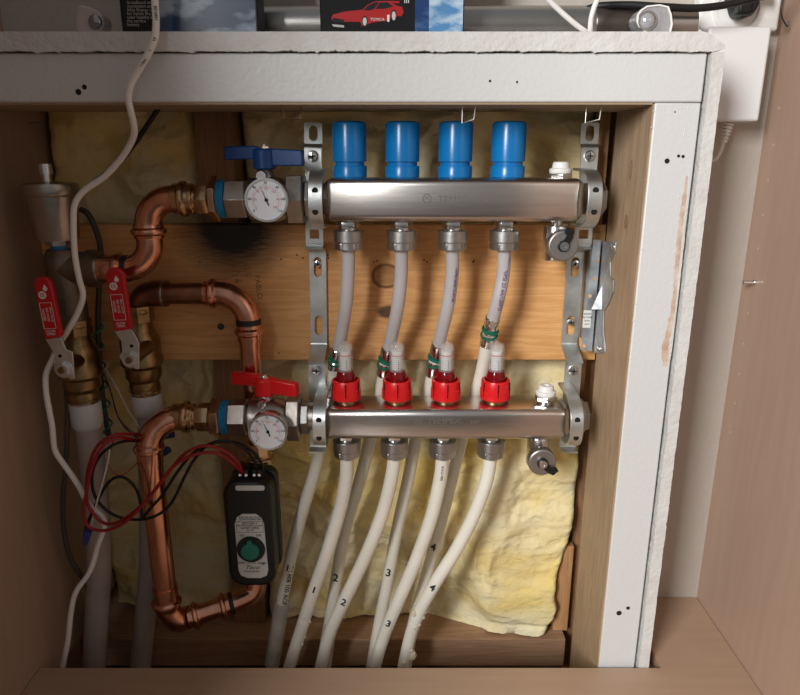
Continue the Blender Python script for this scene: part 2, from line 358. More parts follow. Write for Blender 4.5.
# ================================================================ INSULATION (two batts either side of the old stud)
def batt(name, x0, x1, z0, z1, edge, label, seed, nx=150, nz=260, Y0=.742):
    vs = []; fs = []
    for j in range(nz+1):
        z = z0+(z1-z0)*j/nz; xe = edge(z) if edge else x1
        for i in range(nx+1):
            s = i/nx; x = x0+(xe-x0)*s
            e = min(s*(xe-x0), (1-s)*(xe-x0), (z-z0)*5)/(.008 if s > .5 and edge else .014); e = max(0, min(1, e)); rnd = math.sqrt(1-(1-e)**2)
            wx = noise.noise(Vector((x*8, z*8, seed)))*.9; wz = noise.noise(Vector((x*8+5, z*8+9, seed)))*.9
            d = noise.fractal(Vector((x*9+seed+wx, z*11+wz, seed)), 1.0, 2.1, 6)*.020
            d += (1-abs(noise.noise(Vector((x*14+wx*2, z*22+seed+wz*2, 3))))*2.2)*.0045+(1-abs(noise.noise(Vector((x*40+wx*3, z*55+wz*3, 8))))*2)*.0010
            d += noise.noise(Vector((x*160, z*160, 2)))*.0008
            fw = 0
            if edge and z < .29:
                fr = max(0, min(1, (x-.03)/.08)); lo = max(0, min(1, (.29-z)/.08)); fw = lo*(.010+.034*fr)
            y = Y0-fw+(.010 if (s > .5 and edge) else .022)*(1-rnd)-d*rnd
            y = max(y, .690)
            y = max(y, .7215) if .29 < z < .46 else y
            xx = x+noise.noise(Vector((x*30, z*60, 5)))*.0035*rnd; zz = z+(noise.noise(Vector((x*25, 9, z*25)))*.006 if z > z0+.001 or 1 else 0)
            vs.append((xx, y, zz if z > z0+.004 else z))
    W = nx+1
    for j in range(nz):
        for i in range(nx): fs.append((j*W+i, j*W+i+1, (j+1)*W+i+1, (j+1)*W+i))
    rim = [i for i in range(W)]+[j*W+nx for j in range(1, nz+1)]+[nz*W+i for i in range(nx-1, -1, -1)]+[j*W for j in range(nz-1, 0, -1)]
    o = len(vs)
    for k in rim: x, y, z = vs[k]; vs.append((x, .798, z))
    R = len(rim)
    for k in range(R): fs.append((rim[k], o+k, o+(k+1) % R, rim[(k+1) % R]))
    fs.append(tuple(range(o, o+R)))
    ob = MB().add(vs, fs).build(name, M_INS, angle=80); tag(ob, label, 'insulation'); return ob
EDG = [(P(u, v, .70).z, P(u, v, .70).x) for u, v in ((532, 640), (546, 629), (557, 605), (556, 578), (567, 549), (577, 520), (584, 470), (588, 440))]
def edge(z):
    pts = [(-.2, EDG[0][1])]+EDG+[(.27, .2085), (.7, .2085)]
    for a, b in zip(pts, pts[1:]):
        if z <= b[0]: t = (z-a[0])/(b[0]-a[0]); return min(.2085, a[1]+(b[1]-a[1])*max(0, t))
    return .2085
batt('insulation_batt', -.172, .206, -.0595, .66, edge, 'pale yellow fibreglass batt filling the wall behind the steel manifolds', 1.7)
batt('insulation_batt', -.3795, -.215, -.0595, .66, None, 'dim yellow fibreglass batt between left cabinet panel and wooden stud', 7.3, 70, 170)
# ================================================================ PINE BOARD
bd = MB().box(-.3795, .2165, B, .7185, P(0, 360, B).z, P(0, 224.5, B).z).build('pine_board', M_PINE, bevel=.0008)
tag(bd, 'orange pine board screwed across the stud behind the manifold tubes', 'board')
hm = MB()
for u, v in ((297, 255), (303, 258), (328, 255), (328.5, 258), (374, 262), (377, 261), (424, 260), (427, 262), (474, 261), (473, 262), (281, 259), (257, 308), (279, 353), (200, 262), (152, 267)):
    hm.lathe([(.0009, 0), (.0009, .0002)], P(u, v, B)+Vector((0, -.0002, 0)), 'Y', 8)
hm.build('nail_hole', M_HOLE, bd)
sm = MB().lathe([(.0038, 0), (.0038, .0008), (.001, .0009)], P(221, 326.5, B)+Vector((0, -.0008, 0)), 'Y', 16).build('nail_head', M_DCABLE, bd)
M_PEN = mat('pencil_mark', (.30, .16, .07), .8)
for s, u, v, sz, ang in (('PABLO', 258.5, 287, .0085, 4), ('382 L', 247, 268, .0085, 10), ('17) 6', 236, 274, .0095, 10)):
    c = P(u, v, B-.0002); a = math.radians(-90+ang)
    text(s, sz, basis(c, (math.cos(a), 0, math.sin(a)), (-math.sin(a), 0, math.cos(a))), M_PEN, bd, 'pencil_marks')

# ================================================================ MANIFOLDS
BY = .6435; BF = .619; BBK = .668
def ux(u, v, Y=BY): return P(u, v, Y).x
zU0, zU1 = P(0, 222, BF).z, P(0, 178.5, BF).z; zU = (zU0+zU1)/2
zL0, zL1 = P(0, 440.5, BF).z, P(0, 408.5, BF+.003).z-.001; zL = (zL0+zL1)/2
def hexpart(mb, org, axis, r, h, rot=0): return mb.lathe([(r*.94, 0), (r, h*.12), (r, h*.88), (r*.94, h)], org, axis, 6, rot)
def port_nut(par, x, ztop, zs, s=1.0):
    n_ = MB().lathe([(.0085, 0), (.0085, -.012)], (x, BY, ztop+.001), 'Z', 16); hexpart(n_, (x, BY, ztop-.0075), 'Z', .0115, .0065, PI/6); n_.build('port_nipple', M_CHROME, par, bevel=.0003)
    k = MB().lathe([(.0115, 0), (.0146, -.0006), (.0148, -.011), (.0138, -.0115), (.0138, -.0185), (.0115, -.0195), (.0075, -.0195)], (x, BY, zs), 'Z', 30)
    hexpart(k, (x, BY, zs-.0182), 'Z', .0146, .0065, PI/6); return k.build('compression_nut', M_CHROMED, par, bevel=.0003)
def bar(par, x0, x1, z0, z1):
    yc, zc_, hy, hz, rr = (BF+BBK)/2, (z0+z1)/2, (BBK-BF)/2, (z1-z0)/2, .0065; m = MB(); vs = []; fs = []
    secs = [(x0+a, i) for a, i in ((0, .0100), (.0008, .0072), (.0026, .0042), (.0055, .0016), (.009, 0))]
    secs += [(x1-(x-x0), i) for x, i in secs[::-1]]
    for x, i in secs:
        pr = rrect(-hy+i, hy-i, -hz+i*.75, hz-i*.75, rr, 5)
        vs += [(x, yc+a, zc_+b) for a, b in pr]
    n_ = len(pr)
    for k in range(len(secs)-1):
        for j in range(n_): j2 = (j+1) % n_; fs.append((k*n_+j, k*n_+j2, (k+1)*n_+j2, (k+1)*n_+j))
    fs.append(tuple(range(n_))); o_ = (len(secs)-1)*n_; fs.append(tuple(range(o_+n_-1, o_-1, -1)))
    return m.add(vs, fs).build('bar', M_STEEL, par, angle=50)
def drain(par, x, ztop, cu, cv, ang, ylab):
    b = MB().lathe([(.006, 0), (.006, -.006), (.0105, -.006), (.0114, -.008), (.0114, -.038), (.0102, -.040)], (x, BY, ztop+.001), 'Z', 26).build('drain_body', M_CHROME, par, bevel=.0004)
    c = P(cu, cv, .612); d = MB().lathe([(.013, 0), (.0142, .001), (.0145, .0025), (.0145, .009), (.0135, .0105), (.007, .0105), (.007, .016)], c, 'Y', 36).build('drain_cap', M_CHROMED, par, bevel=.0003)
    h = MB().lathe([(.0055, 0), (.0055, .002)], c+Vector((0, -.002, 0)), 'Y', 18)
    R = Matrix.Rotation(ang, 3, 'Y')
    pl = [(-.0035, .002), (.0035, .002), (.0045, .010), (.003, .0165), (-.004, .0175), (-.0055, .013), (-.002, .010)]
    h.prism([c+R@Vector((a, -.0032, bz)) for a, bz in pl], (0, .003, 0)); h.build('drain_key', M_BLACK, d, bevel=.0003)
    MB().lathe([(.0018, .0008), (.0018, 0), (.0042, 0), (.0042, .0035)], c+Vector((0, -.0045, 0)), 'Y', 16).build('stem', M_CHROME, d)
def vent(par, x, z):
    v_ = MB().lathe([(.008, -.001), (.008, .004)], (x, BY, z), 'Z', 20); hexpart(v_, (x, BY, z+.002), 'Z', .0115, .006); vv = v_.build('vent_base', M_CHROME, par, bevel=.0004)
    MB().lathe([(.0100, 0), (.0106, .001), (.0106, .004), (.0082, .005), (.0075, .0095), (.0065, .0105), (.003, .0105), (.003, .008), (.0, .008)], (x, BY, z+.008), 'Z', 22).build('vent_cap', M_WHITE, par, bevel=.0003)

um = thing('supply_manifold', (0, BY, zU0), 'upper brushed steel manifold bar topped by four blue caps', 'manifold')
x0, x1 = ux(321.5, 200, BF), ux(587, 200, BF)
ub = bar(um, x0, x1, zU0, zU1)
Mf = lambda u, v, Y: basis(P(u, v, Y), *XZ)
text('TEMPEX', .0078, Mf(456, 199, BF-.00005), M_ETCH, ub, 'etched_lettering', sx=1.2); text('2436', .0052, Mf(485, 199, BF-.00005), M_ETCH, ub, 'etched_number')
text('MANIFOLD', .0026, Mf(457, 204.5, BF-.00005), M_ETCH, ub, 'etched_lettering')
def mark(u, v, par):
    plate('etched_mark', circ(0, 0, .0042), [circ(0, 0, .0034)], .0002, Mf(u, v, BF), M_ETCH, par)
    text('m', .006, Mf(u, v-1, BF-.00005), M_ETCH, par, 'etched_mark')
mark(427, 198.5, ub)
capu = [349.5, 402.5, 455.5, 508.5]
for u in capu:
    x = ux(u, 150, BY)
    MB().lathe([(.0125, 0), (.0160, .0003), (.0160, .0102), (.0157, .0106), (.0138, .0109), (.0138, .0142), (.0159, .0146), (.0159, .0470), (.0154, .0488), (.0132, .0500), (0, .0503)], (x, BY, zU1+.0002), 'Z', 40, ).build('blue_cap', M_BLUE, um)
nutu = [348.5, 401.5, 452.5, 504.5]
for u in nutu:
    port_nut(um, ux(u, 238), zU0, P(0, 231, BY-.012).z)
vent(um, ux(560.5, 172), zU1-.004)
drain(um, ux(555.5, 232), zU0, 563.5, 246, math.radians(20), 0)
for s, (ua, ub_) in enumerate(((304, 326), (584, 598))):
    MB().lathe([(.0148, 0), (.0148, ux(ub_, 200)-ux(ua, 200))], (ux(ua, 200), BY, zU), 'X', 28).build('bar_neck', M_NICK, um)
e_ = MB().lathe([(.0185, 0), (.0185, .0035)], (ux(594, 200), BY, zU), 'X', 30); hexpart(e_, (ux(594, 200)+.0035, BY, zU), 'X', .0165, .005, 0); e_.build('end_plug', M_CHROMED, um, bevel=.0004)

lm = thing('return_manifold', (0, BY, zL0), 'lower brushed steel manifold bar carrying four red flow meters', 'manifold')
x0, x1 = ux(319.5, 420, BF), ux(573.5, 420, BF)
lb = bar(lm, x0, x1, zL0, zL1)
text('TEMPEX', .0082, Mf(444, 421, BF-.00005), M_ETCH, lb, 'etched_lettering', sx=1.15); text('2437', .005, Mf(475, 422, BF-.00005), M_ETCH, lb, 'etched_number')
text('MANIFOLD', .0026, Mf(445, 427.5, BF-.00005), M_ETCH, lb, 'etched_lettering'); mark(418, 421, lb)
MY = .648
for u in (346, 397, 446, 495.5):
    x = ux(u, 385, .648); z = zL1
    MB().lathe([(.0125, -.001), (.0125, .002), (.0115, .0045)], (x, MY, z), 'Z', 28).build('brass_seat', M_BRASS, lm)
    rc = MB().lathe([(.0150, 0), (.0157, .0008), (.0157, .0105), (.0150, .0112), (.0148, .019), (.0140, .0205), (.0118, .0205), (.0110, .015), (.0, .015)], (x, MY, z+.0030), 'Z', 36)
    for k in range(6):
        a = k*PI/3+.5; rc.add([], [])
    rc = rc.build('red_collar', M_RED, lm)
    g = MB()
    for a in (-PI/2+.05, -PI/2+1.05, -PI/2-1.0, 0.6, PI-.6): c = Vector((x+.0155*math.cos(a), MY+.0155*math.sin(a), z+.0135)); g.lathe([(.0006, -.006), (.0006, .0085)], c, 'Z', 6)
    g.build('grip_slot', M_HOLE, rc)
    MB().lathe([(.0098, .012), (.0100, .0205), (.0098, .0235), (.0086, .0270), (.0082, .0285)], (x, MY, z+.0045), 'Z', 28).build('red_neck', M_REDC, lm)
    gl = MB().lathe([(.0080, .0240), (.0080, .053), (.0070, .0565), (.003, .0580), (.0022, .0582), (.0022, .0595), (0, .0596), (0, .0565), (.0058, .0555), (.0068, .0525), (.0068, .0240)], (x, MY, z+.0045), 'Z', 28)
    gl.build('sight_glass', M_GLASS, lm)
    sc_ = MB().lathe([(.0056, .030), (.0056, .050)], (x, MY, z+.0045), 'Z', 20).build('scale_tube', M_PAPER, lm)
    t_ = MB()
    for k in range(7): t_.lathe([(.00565, .0), (.0058, .0002), (.0058, .0007), (.00565, .0009)], (x, MY, z+.0045+.0315+k*.0022), 'Z', 20)
    t_.build('scale_marks', M_GREY, sc_)
    MB().lathe([(.0061, .0285), (.0061, .040)], (x, MY, z+.0045), 'Z', 3, .3).build('float_rod', M_BLACK, lm)
    MB().lathe([(.0059, 0), (.0059, .0014)], (x, MY, z+.0045+.0445), 'Z', 16).build('red_ring', M_REDINK, sc_)
nutl = [347, 394.5, 442.5, 490.5]
for u in nutl: port_nut(lm, ux(u, 450), zL0, P(0, 443.5, BY-.012).z)
vent(lm, ux(545.5, 398), zL1)
drain(lm, ux(538, 445), zL0, 542.5, 463, math.radians(128), 0)
for ua, ub_ in ((300, 324), (569, 581)):
    MB().lathe([(.0148, 0), (.0148, ux(ub_, 420)-ux(ua, 420))], (ux(ua, 420), BY, zL), 'X', 28).build('bar_neck', M_NICK, lm)
e_ = MB().lathe([(.0185, 0), (.0185, .0035)], (ux(578, 420), BY, zL), 'X', 30); hexpart(e_, (ux(578, 420)+.0035, BY, zL), 'X', .0165, .005, 0); e_.build('end_plug', M_CHROMED, lm, bevel=.0004)

# ================================================================ MOUNTING BRACKETS
def screwhead(par, c, r=.0048, name='screw', m=None):
    s = MB().lathe([(r, 0), (r, -.0012), (r*.8, -.0028), (r*.3, -.0034), (0, -.0034)], c, 'Y', 18).build(name, m or M_CHROME, par)
    k = MB().box(c.x-r*.55, c.x+r*.55, c.y-.0038, c.y-.003, c.z-.0005, c.z+.0005).box(c.x-.0005, c.x+.0005, c.y-.0038, c.y-.003, c.z-r*.55, c.z+r*.55).build('cross_recess', M_HOLE, s)
    return s
def bracket(xa, xc, label):
    """xa = centre of strip at the top, xc = centre of the clamps"""
    W = .0088; t = thing('mounting_bracket', (xa, .698, P(0, 350, .698).z), label, 'bracket')
    x0, x1 = xa-W, xa+W
    zt = P(0, 122.5, .678).z; z1 = P(0, 144, .678).z; z2 = P(0, 148, .673).z; z3 = zU-.028
    z4 = P(0, 245, .662).z; z5 = P(0, 252, .6965).z; z6 = P(0, 343, .6965).z; z7 = P(0, 364, .673).z; z8 = P(0, 447, .673).z
    plate('top_tab', [(x0, zt-.001), (x0+.002, zt), (x1-.002, zt), (x1, zt-.001), (x1, z1), (x0, z1)], [slot(xa, (zt+z1)/2, .0042, .0032)], .0018, basis((0, .678, 0), *XZ), M_STEELP, t, .0003)
    MB().strip([(.678, z1), (.677, z1-.0015), (.6735, z2), (.673, z2-.002), (.673, z3)], x0+.0005, x1-.0005, .0018).build('upper_web', M_STEELP, t)
    plate('window_web', [(x0, z4), (x1, z4), (x1, z3), (x0, z3)], [rrect(xa-.0048, xa+.0048, z4+.005, z3-.004, .0008)], .0018, basis((0, .673, 0), *XZ), M_STEELP, t)
    MB().strip([(.673, z4), (.6735, z4-.0025), (.668, z4-.004), (.694, z5+.0022), (.6965, z5)], x0, x1, .0018).build('upper_bend', M_STEELP, t)
    H = z5-z6
    plate('wall_strip', [(x0, z6), (x1, z6), (x1, z5), (x0, z5)], [slot(xa, z5-H*.16, .0042, .0065), slot(xa, z5-H*.80, .0042, .0065)], .0018, basis((0, .6965, 0), *XZ), M_STEELP, t, .0003)
    MB().strip([(.6965, z6), (.6955, z6-.002), (.667, z7+.003), (.673, z7), (.673, z8+.003), (.6715, z8), (.660, z8-.0006)], x0, x1, .0018).build('lower_web', M_STEELP, t)
    screwhead(t, Vector((xa, .6722, P(0, 156, .663).z)), .0055); screwhead(t, Vector((xa, .6722, P(0, 373, .663).z)), .0055)
    screwhead(t, Vector((xa, .6962, z5-H*.12)), .0042)
    if 'right' in label: screwhead(t, Vector((xa, .6962, z5-H*.76)), .0042)
    for zc in (zU, zL):
        h = .026
        path = [(.672, zc+h+.001), (.640, zc+h), (.628, zc+h*.93), (.617, zc+h*.72), (.6115, zc+h*.42), (.610, zc), (.6115, zc-h*.42), (.617, zc-h*.72), (.628, zc-h*.93), (.640, zc-h), (.672, zc-h-.001)]
        path = [(a.x, a.y) for a in [Vector((q.x, q.y)) for q in catmull([Vector((a, b, 0)) for a, b in path], 3)]]
        c = MB().strip(path, xc-.0065, xc+.0065, .0022).build('clamp', M_STEELP, t, bevel=.0004)
        g = MB()
        for dz in (-.0095, .0095): g.lathe([(.0028, 0), (.0028, .0015)], (xc, .6095, zc+dz), 'Y', 16)
        g.build('clamp_hole', M_HOLE, c)
    if 'left' in label: t.rotation_euler = (0, math.atan(TL), 0)
    return t
ztp, zlo, zpv = P(0, 130, .678).z, P(0, 380, .673).z, P(0, 350, .698).z
TL = (P(313.3, 130, .678).x-P(317, 380, .673).x)/(ztp-zlo)
bracket(P(313.3, 130, .678).x-TL*(ztp-zpv), P(315, 200, .61).x-TL*(zU-zpv), 'left zinc strip bracket clamping both steel bars beside the gauges')
bracket(P(589.8, 130, .678).x, P(595, 200, .61).x, 'right zinc strip bracket clamping both steel bars beside the wooden stud')

# ================================================================ BALL VALVES WITH GAUGES
def ball_valve(u_list, zc, v0, name, label, hm_, stem_v, gu, gv, hand, ang):
    X = lambda u: ux(u, v0, .622)
    t = thing(name, (X(262), BY, zc-.025), label, 'valve')
    a, b, c, d, e, f, g, h = u_list
    hexp = lambda nm, p, q, r, m, rot=0: MB().lathe([(r*.93, 0), (r, .0012), (r, X(q)-X(p)-.0012), (r*.93, X(q)-X(p))], (X(p), BY, zc), 'X', 6, rot).build(nm, m, t, bevel=.0004)
    hexp('adapter_hex', a, b, .0215, M_BRONZE)
    L_ = X(c)-X(b); pr = [(.0165, 0)]
    for k in range(5): pr += [(.0178, L_*(k+.25)/5), (.0178, L_*(k+.6)/5), (.0170, L_*(k+.95)/5)]
    MB().lathe(pr, (X(b), BY, zc), 'X', 32).build('thread_seal', M_TAPE, t)
    hexp('body_hex', c, d, .0195, M_NICK, PI/6)
    Lb = X(e)-X(d); MB().lathe([(.0165, 0), (.0200, Lb*.08), (.0195, Lb*.2), (.0215, Lb*.35), (.0215, Lb*.65), (.0195, Lb*.85), (.0165, Lb)], (X(d), BY, zc), 'X', 36).build('body', M_NICK, t)
    hexp('union_nut', e, f, .0250, M_NICK, PI/6); hexp('union_tail', f, g, .0180, M_CHROMED, PI/6)
    sx_ = X(262) if hand else X(262)
    st = MB().lathe([(.0085, 0), (.0075, .006), (.0055, .008), (.0055, .014)], (sx_, BY, zc+.020), 'Z', 22)
    st.build('stem', M_CHROMED, t)
    # butterfly handle, turned a little about the stem
    hz = zc+.0335 if not hand else zc+.031
    R = Matrix.Rotation(ang, 3, 'Z'); hub = Vector((sx_, BY, hz)); s1 = .0375
    ol = [(-s1, .002), (-s1, .0145), (-.008, .0150), (.0, .0130), (s1, .0110), (s1+.0005, .001), (s1, -.0030), (.010, -.0030), (.006, -.007), (-.008, -.007), (-.009, .003)]
    ol = [(p_[0], p_[1]) for p_ in ol]
    H_ = MB().prism([hub+R@Vector((px, -.0045, pz)) for px, pz in ol], R@Vector((0, .009, 0)))
    H_.lathe([(.0105, -.006), (.0105, .0118), (.008, .0125)], hub, 'Z', 24)
    H_ = H_.build('handle', hm_, t, bevel=.0012)
    nn = MB().lathe([(.0055, 0), (.0055, .0022)], hub+Vector((0, 0, .0123)), 'Z', 6).lathe([(.0025, 0), (.0025, .004)], hub+Vector((0, 0, .0123)), 'Z', 12).build('handle_nut', M_CHROME, H_)
    MB().lathe([(.0045, 0), (.0048, .002), (.0048, .010)], (sx_-.001, BY-.0155, hz-.012), 'Y', 18).build('stop_screw', M_CHROME, t)
    # thermometer
    gc = P(gu, gv, .600); R_ = .0192
    ga = MB().lathe([(R_-.001, 0), (R_, .001), (R_, .010), (R_*.9, .0125), (.006, .0125), (.006, .022)], gc+Vector((0, -.0, 0)), 'Y', 44)
    ga = ga.build('gauge', M_CHROME, t)
    ri = plate('bezel', circ(0, 0, R_, 48), [circ(0, 0, R_*.90, 48)], .0022, basis(gc+Vector((0, -.0008, 0)), *XZ), M_CHROME, ga, .0003)
    face = MB().lathe([(R_*.905, 0), (R_*.905, .001)], gc+Vector((0, -.0007, 0)), 'Y', 44).build('dial', M_FACE, ga)
    tm = MB()
    for k in range(31):
        a_ = math.radians(220-260*k/30+0); r1 = .0128 if k % 5 else .0118; r2 = .0135
        d_ = Vector((math.cos(a_), 0, math.sin(a_))); q = gc+Vector((0, -.0009, 0)); wv = Vector((-d_.z, 0, d_.x))*.00016
        tm.prism([q+d_*r1-wv, q+d_*r2-wv, q+d_*r2+wv, q+d_*r1+wv], (0, .0002, 0))
    tm.build('ticks', M_INK, face)
    for k in range(7):
        a_ = math.radians(220-260*k/6); d_ = Vector((math.cos(a_), 0, math.sin(a_)))
        text(str(k*20), .0030, basis(gc+Vector((0, -.0009, 0))+d_*.0150, *XZ), M_INK, face, 'numeral')
        if k: text(str(k*40-8), .0024, basis(gc+Vector((0, -.0009, 0))+d_*.0098, *XZ), M_REDINK, face, 'numeral')
    plate('red_scale', [(.0114*math.cos(math.radians(220-5*k)), .0114*math.sin(math.radians(220-5*k))) for k in range(53)]+[(.0112*math.cos(math.radians(220-5*k)), .0112*math.sin(math.radians(220-5*k))) for k in range(52, -1, -1)], [], .0002, basis(gc+Vector((0, -.0009, 0)), *XZ), M_REDINK, face)
    a_ = math.radians(112); d_ = Vector((math.cos(a_), 0, math.sin(a_))); n_ = Vector((-d_.z, 0, d_.x)); q = gc+Vector((0, -.0016, 0))
    MB().prism([q-d_*.005-n_*.0006, q+d_*.0125, q-d_*.005+n_*.0006], (0, .0003, 0)).lathe([(.0016, 0), (.0016, .0006)], q, 'Y', 14).build('needle', M_INK, ga)
    return t
vA = ball_valve([205, 213, 221, 243, 284, 302, 308, 0], P(0, 199, BY).z, 199, 'ball_valve', 'steel ball valve with blue butterfly handle and round thermometer', M_BLUEH, 160, 266.5, 200, 0, math.radians(-8))
vB = ball_valve([206, 216, 224, 243, 284, 298, 307, 0], P(0, 417, BY).z, 417, 'ball_valve', 'steel ball valve with red butterfly handle and round thermometer', M_RED, 380, 268, 431.5, 1, math.radians(-20))

# ================================================================ COPPER RUNS
def arc(c, r, a0, a1, plane_u, plane_v, n=10):
    return [Vector(c)+Vector(plane_u)*r*math.cos(math.radians(a0+(a1-a0)*k/n))+Vector(plane_v)*r*math.sin(math.radians(a0+(a1-a0)*k/n)) for k in range(n+1)]
def bead(par, c, ax, r, m=M_COP, nm='press_bead', w_=.004, lug=True):
    return MB().lathe([(r, -w_*1.6), (r+.0002, -w_), (r+.0026, -w_*.5), (r+.003, 0), (r+.0026, w_*.5), (r+.0002, w_), (r, w_*1.6)], c, ax, 30).build(nm, m, par)
r0 = .0128
zc = P(0, 199, BY).z
cu1 = thing('copper_pipe', P(150, 235, BY), 'shiny S-shaped copper pipe from dark tee up to the blue-handled valve', 'pipe')
xv = P(149, 235, BY).x; ze = P(0, 268.5, BY).z; rad = .026
p1 = [Vector((ux(178, 199), BY, zc))]+arc((xv+rad, BY, zc-rad), rad, 90, 180, (1, 0, 0), (0, 0, 1))
MB().tube(p1, r0, 24, 0).build('elbow', M_COP, cu1)
p2 = [Vector((xv, BY, zc-rad-.001))]+[Vector((xv, BY, ze+rad))]+arc((xv-rad, BY, ze+rad), rad, 0, -90, (1, 0, 0), (0, 0, 1))+[Vector((P(101, 268, BY).x, BY, ze))]
MB().tube(p2, r0-.0004, 24, 0).build('elbow', M_COP, cu1)
MB().lathe([(r0+.001, 0), (r0+.0014, .001), (r0+.0014, .012), (r0+.001, .013)], (xv, BY, P(0, 232, BY).z-.006), 'Z', 28).build('socket', M_COP, cu1)
bead(cu1, (xv, BY, P(0, 231, BY).z), 'Z', r0+.001); bead(cu1, (P(119, 268, BY).x, BY, ze), 'X', r0)
MB().lathe([(r0+.001, 0), (r0+.001, .014)], (P(101, 268, BY).x, BY, ze), 'X', 26).build('socket', M_COP, cu1)
def press_adapter(par, ua, ub_, ubead, v0, zc, m):
    X = lambda u: ux(u, v0, .624); L_ = X(ub_)-X(ua)
    MB().lathe([(r0+.0008, 0), (r0+.0016, .001), (r0+.0016, L_*.55), (r0-.0005, L_*.6), (r0-.0005, L_)], (X(ua), BY, zc), 'X', 12).build('press_socket', m, par, bevel=.0003)
    bead(par, (X(ubead), BY, zc), 'X', r0+.0012, m); hexpart(MB(), (0, 0, 0), 'X', .01, .01)
    q = MB(); hexpart(q, (X(ub_)-L_*.36, BY, zc), 'X', .0152, L_*.34, PI/6); q.build('adapter_nut', m, par, bevel=.0004)
M_GOLD = mat('brass_press_fitting', (.66, .47, .28), .22, 1, .06, 150, .2, 60)
press_adapter(cu1, 166, 205, 177, 199, zc, M_GOLD)
tx = MB().box(P(122, 0, BY).x, P(122, 0, BY).x+.001, 0, .001, 0, .001)
MB().lathe([(r0+.0003, 0), (r0+.0003, .005)], (P(121, 268, BY).x+.003, BY, ze), 'X', 26).build('ink_band', M_INK, cu1)

# middle run
YM = .675
cu2 = thing('copper_pipe', P(200, 292, YM), 'copper pipe bending down behind the red butterfly handle, middle run', 'pipe')
zm = P(0, 293.5, YM).z; xd = P(250, 345, YM).x; xv2 = P(143, 330, YM).x; R2 = .030
MB().tube([Vector((P(152, 293, YM).x, YM, zm)), Vector((xd-R2-.012, YM, zm))], .0112, 22, 0).build('straight_pipe', M_COPD, cu2)
MB().tube(arc((xv2+.016, YM, zm-.016), .016, 90, 180, (1, 0, 0), (0, 0, 1))+[Vector((xv2, YM, P(0, 303, YM).z))], .0130, 22, 0).lathe([(.0135, 0), (.0135, .016)], (xv2+.014, YM, zm), 'X', 24).build('sweat_elbow', M_COPD, cu2)
MB().lathe([(.0138, 0), (.0142, .0012), (.0138, .0024)], (P(163, 293, YM).x, YM, zm), 'X', 24).build('solder_ring', M_NICK, cu2)
MB().tube([Vector((P(205, 293, YM).x, YM, zm))]+[Vector((xd-R2, YM, zm))]+arc((xd-R2, YM, zm-R2), R2, 90, 0, (1, 0, 0), (0, 0, 1))+[Vector((xd, YM, P(0, 340, YM).z))], r0, 24, 0).build('press_elbow', M_COP, cu2)
bead(cu2, (P(213, 293, YM).x, YM, zm), 'X', r0); bead(cu2, (xd, YM, P(0, 331, YM).z), 'Z', r0)
MB().lathe([(r0+.0003, 0), (r0+.0003, .006)], (xd, YM, P(0, 324, YM).z), 'Z', 26).build('ink_band', M_INK, cu2)
MB().tube([Vector((xd, YM, P(0, 338, YM).z)), Vector((xd, YM, .243))], .0112, 22, 0).build('drop_pipe', M_COP, cu2)

# lower run
YL = .63
zl = P(0, 414, BY).z; zl = P(0, 417, BY).z
cu3 = thing('copper_pipe', P(170, 610, YL), 'long U-shaped copper pipe from red-handled valve down to black zone valve', 'pipe')
xl = P(155, 500, YL).x; R3 = .030
zb = .012; xz = -.157; YZ = .672
top = [Vector((ux(180, 417), BY, zl)), Vector((xl+R3, BY, zl))]+[Vector((p_.x, BY-(BY-YL)*k/10, p_.z)) for k, p_ in enumerate(arc((xl+R3, BY, zl-R3), R3, 90, 180, (1, 0, 0), (0, 0, 1)))]+[Vector((xl, YL, zl-R3-.016))]
MB().tube(top, r0+.0003, 24, 0).build('top_elbow', M_COP, cu3)
press_adapter(cu3, 166, 205.5, 180, 417, zl, M_GOLD)
bead(cu3, (xl, YL, P(0, 448, YL).z), 'Z', r0)
zbot = P(0, 614, YL).z
MB().tube([Vector((xl, YL, zl-R3-.01)), Vector((xl, YL, zbot+.02))], .0122, 24, 0).build('straight_pipe', M_COP, cu3)
MB().lathe([(r0+.0006, 0), (r0+.0006, .014)], (xl, YL, P(0, 597, YL).z), 'Z', 26).build('socket', M_COP, cu3)
bead(cu3, (xl, YL, P(0, 602, YL).z), 'Z', r0+.0006)
eb = P(190, 617, YL+.006); e2 = P(230, 604, YL+.022); e3 = P(251, 590, YZ-.006); e3t = Vector((P(256, 570, YZ).x, YZ, P(0, 570, YZ).z))
MB().tube([Vector((xl, YL, zbot+.016)), Vector((xl+.001, YL, zbot+.004)), Vector((xl+.010, YL+.002, zbot-.010)), eb+Vector((-.007, 0, -.0015)), eb], r0, 22, 4).build('bottom_elbow', M_COP, cu3)
MB().tube([eb-(e2-eb)*.05, e2], .0112, 22, 0).build('cross_pipe', M_COP, cu3)
MB().tube([e2-(e2-eb)*.25, e2, e3+Vector((.002, 0, -.003)), e3t+Vector((0, 0, -.004)), e3t], r0, 22, 4).build('riser_elbow', M_COP, cu3)
dr = (e2-eb).normalized(); bead(cu3, eb+dr*.006, dr, r0, w_=.003); bead(cu3, e2-dr*.008, dr, r0, w_=.003)
MB().lathe([(r0+.0003, 0), (r0+.0003, .005)], e2-dr*.001, dr, 24).build('ink_band', M_INK, cu3)

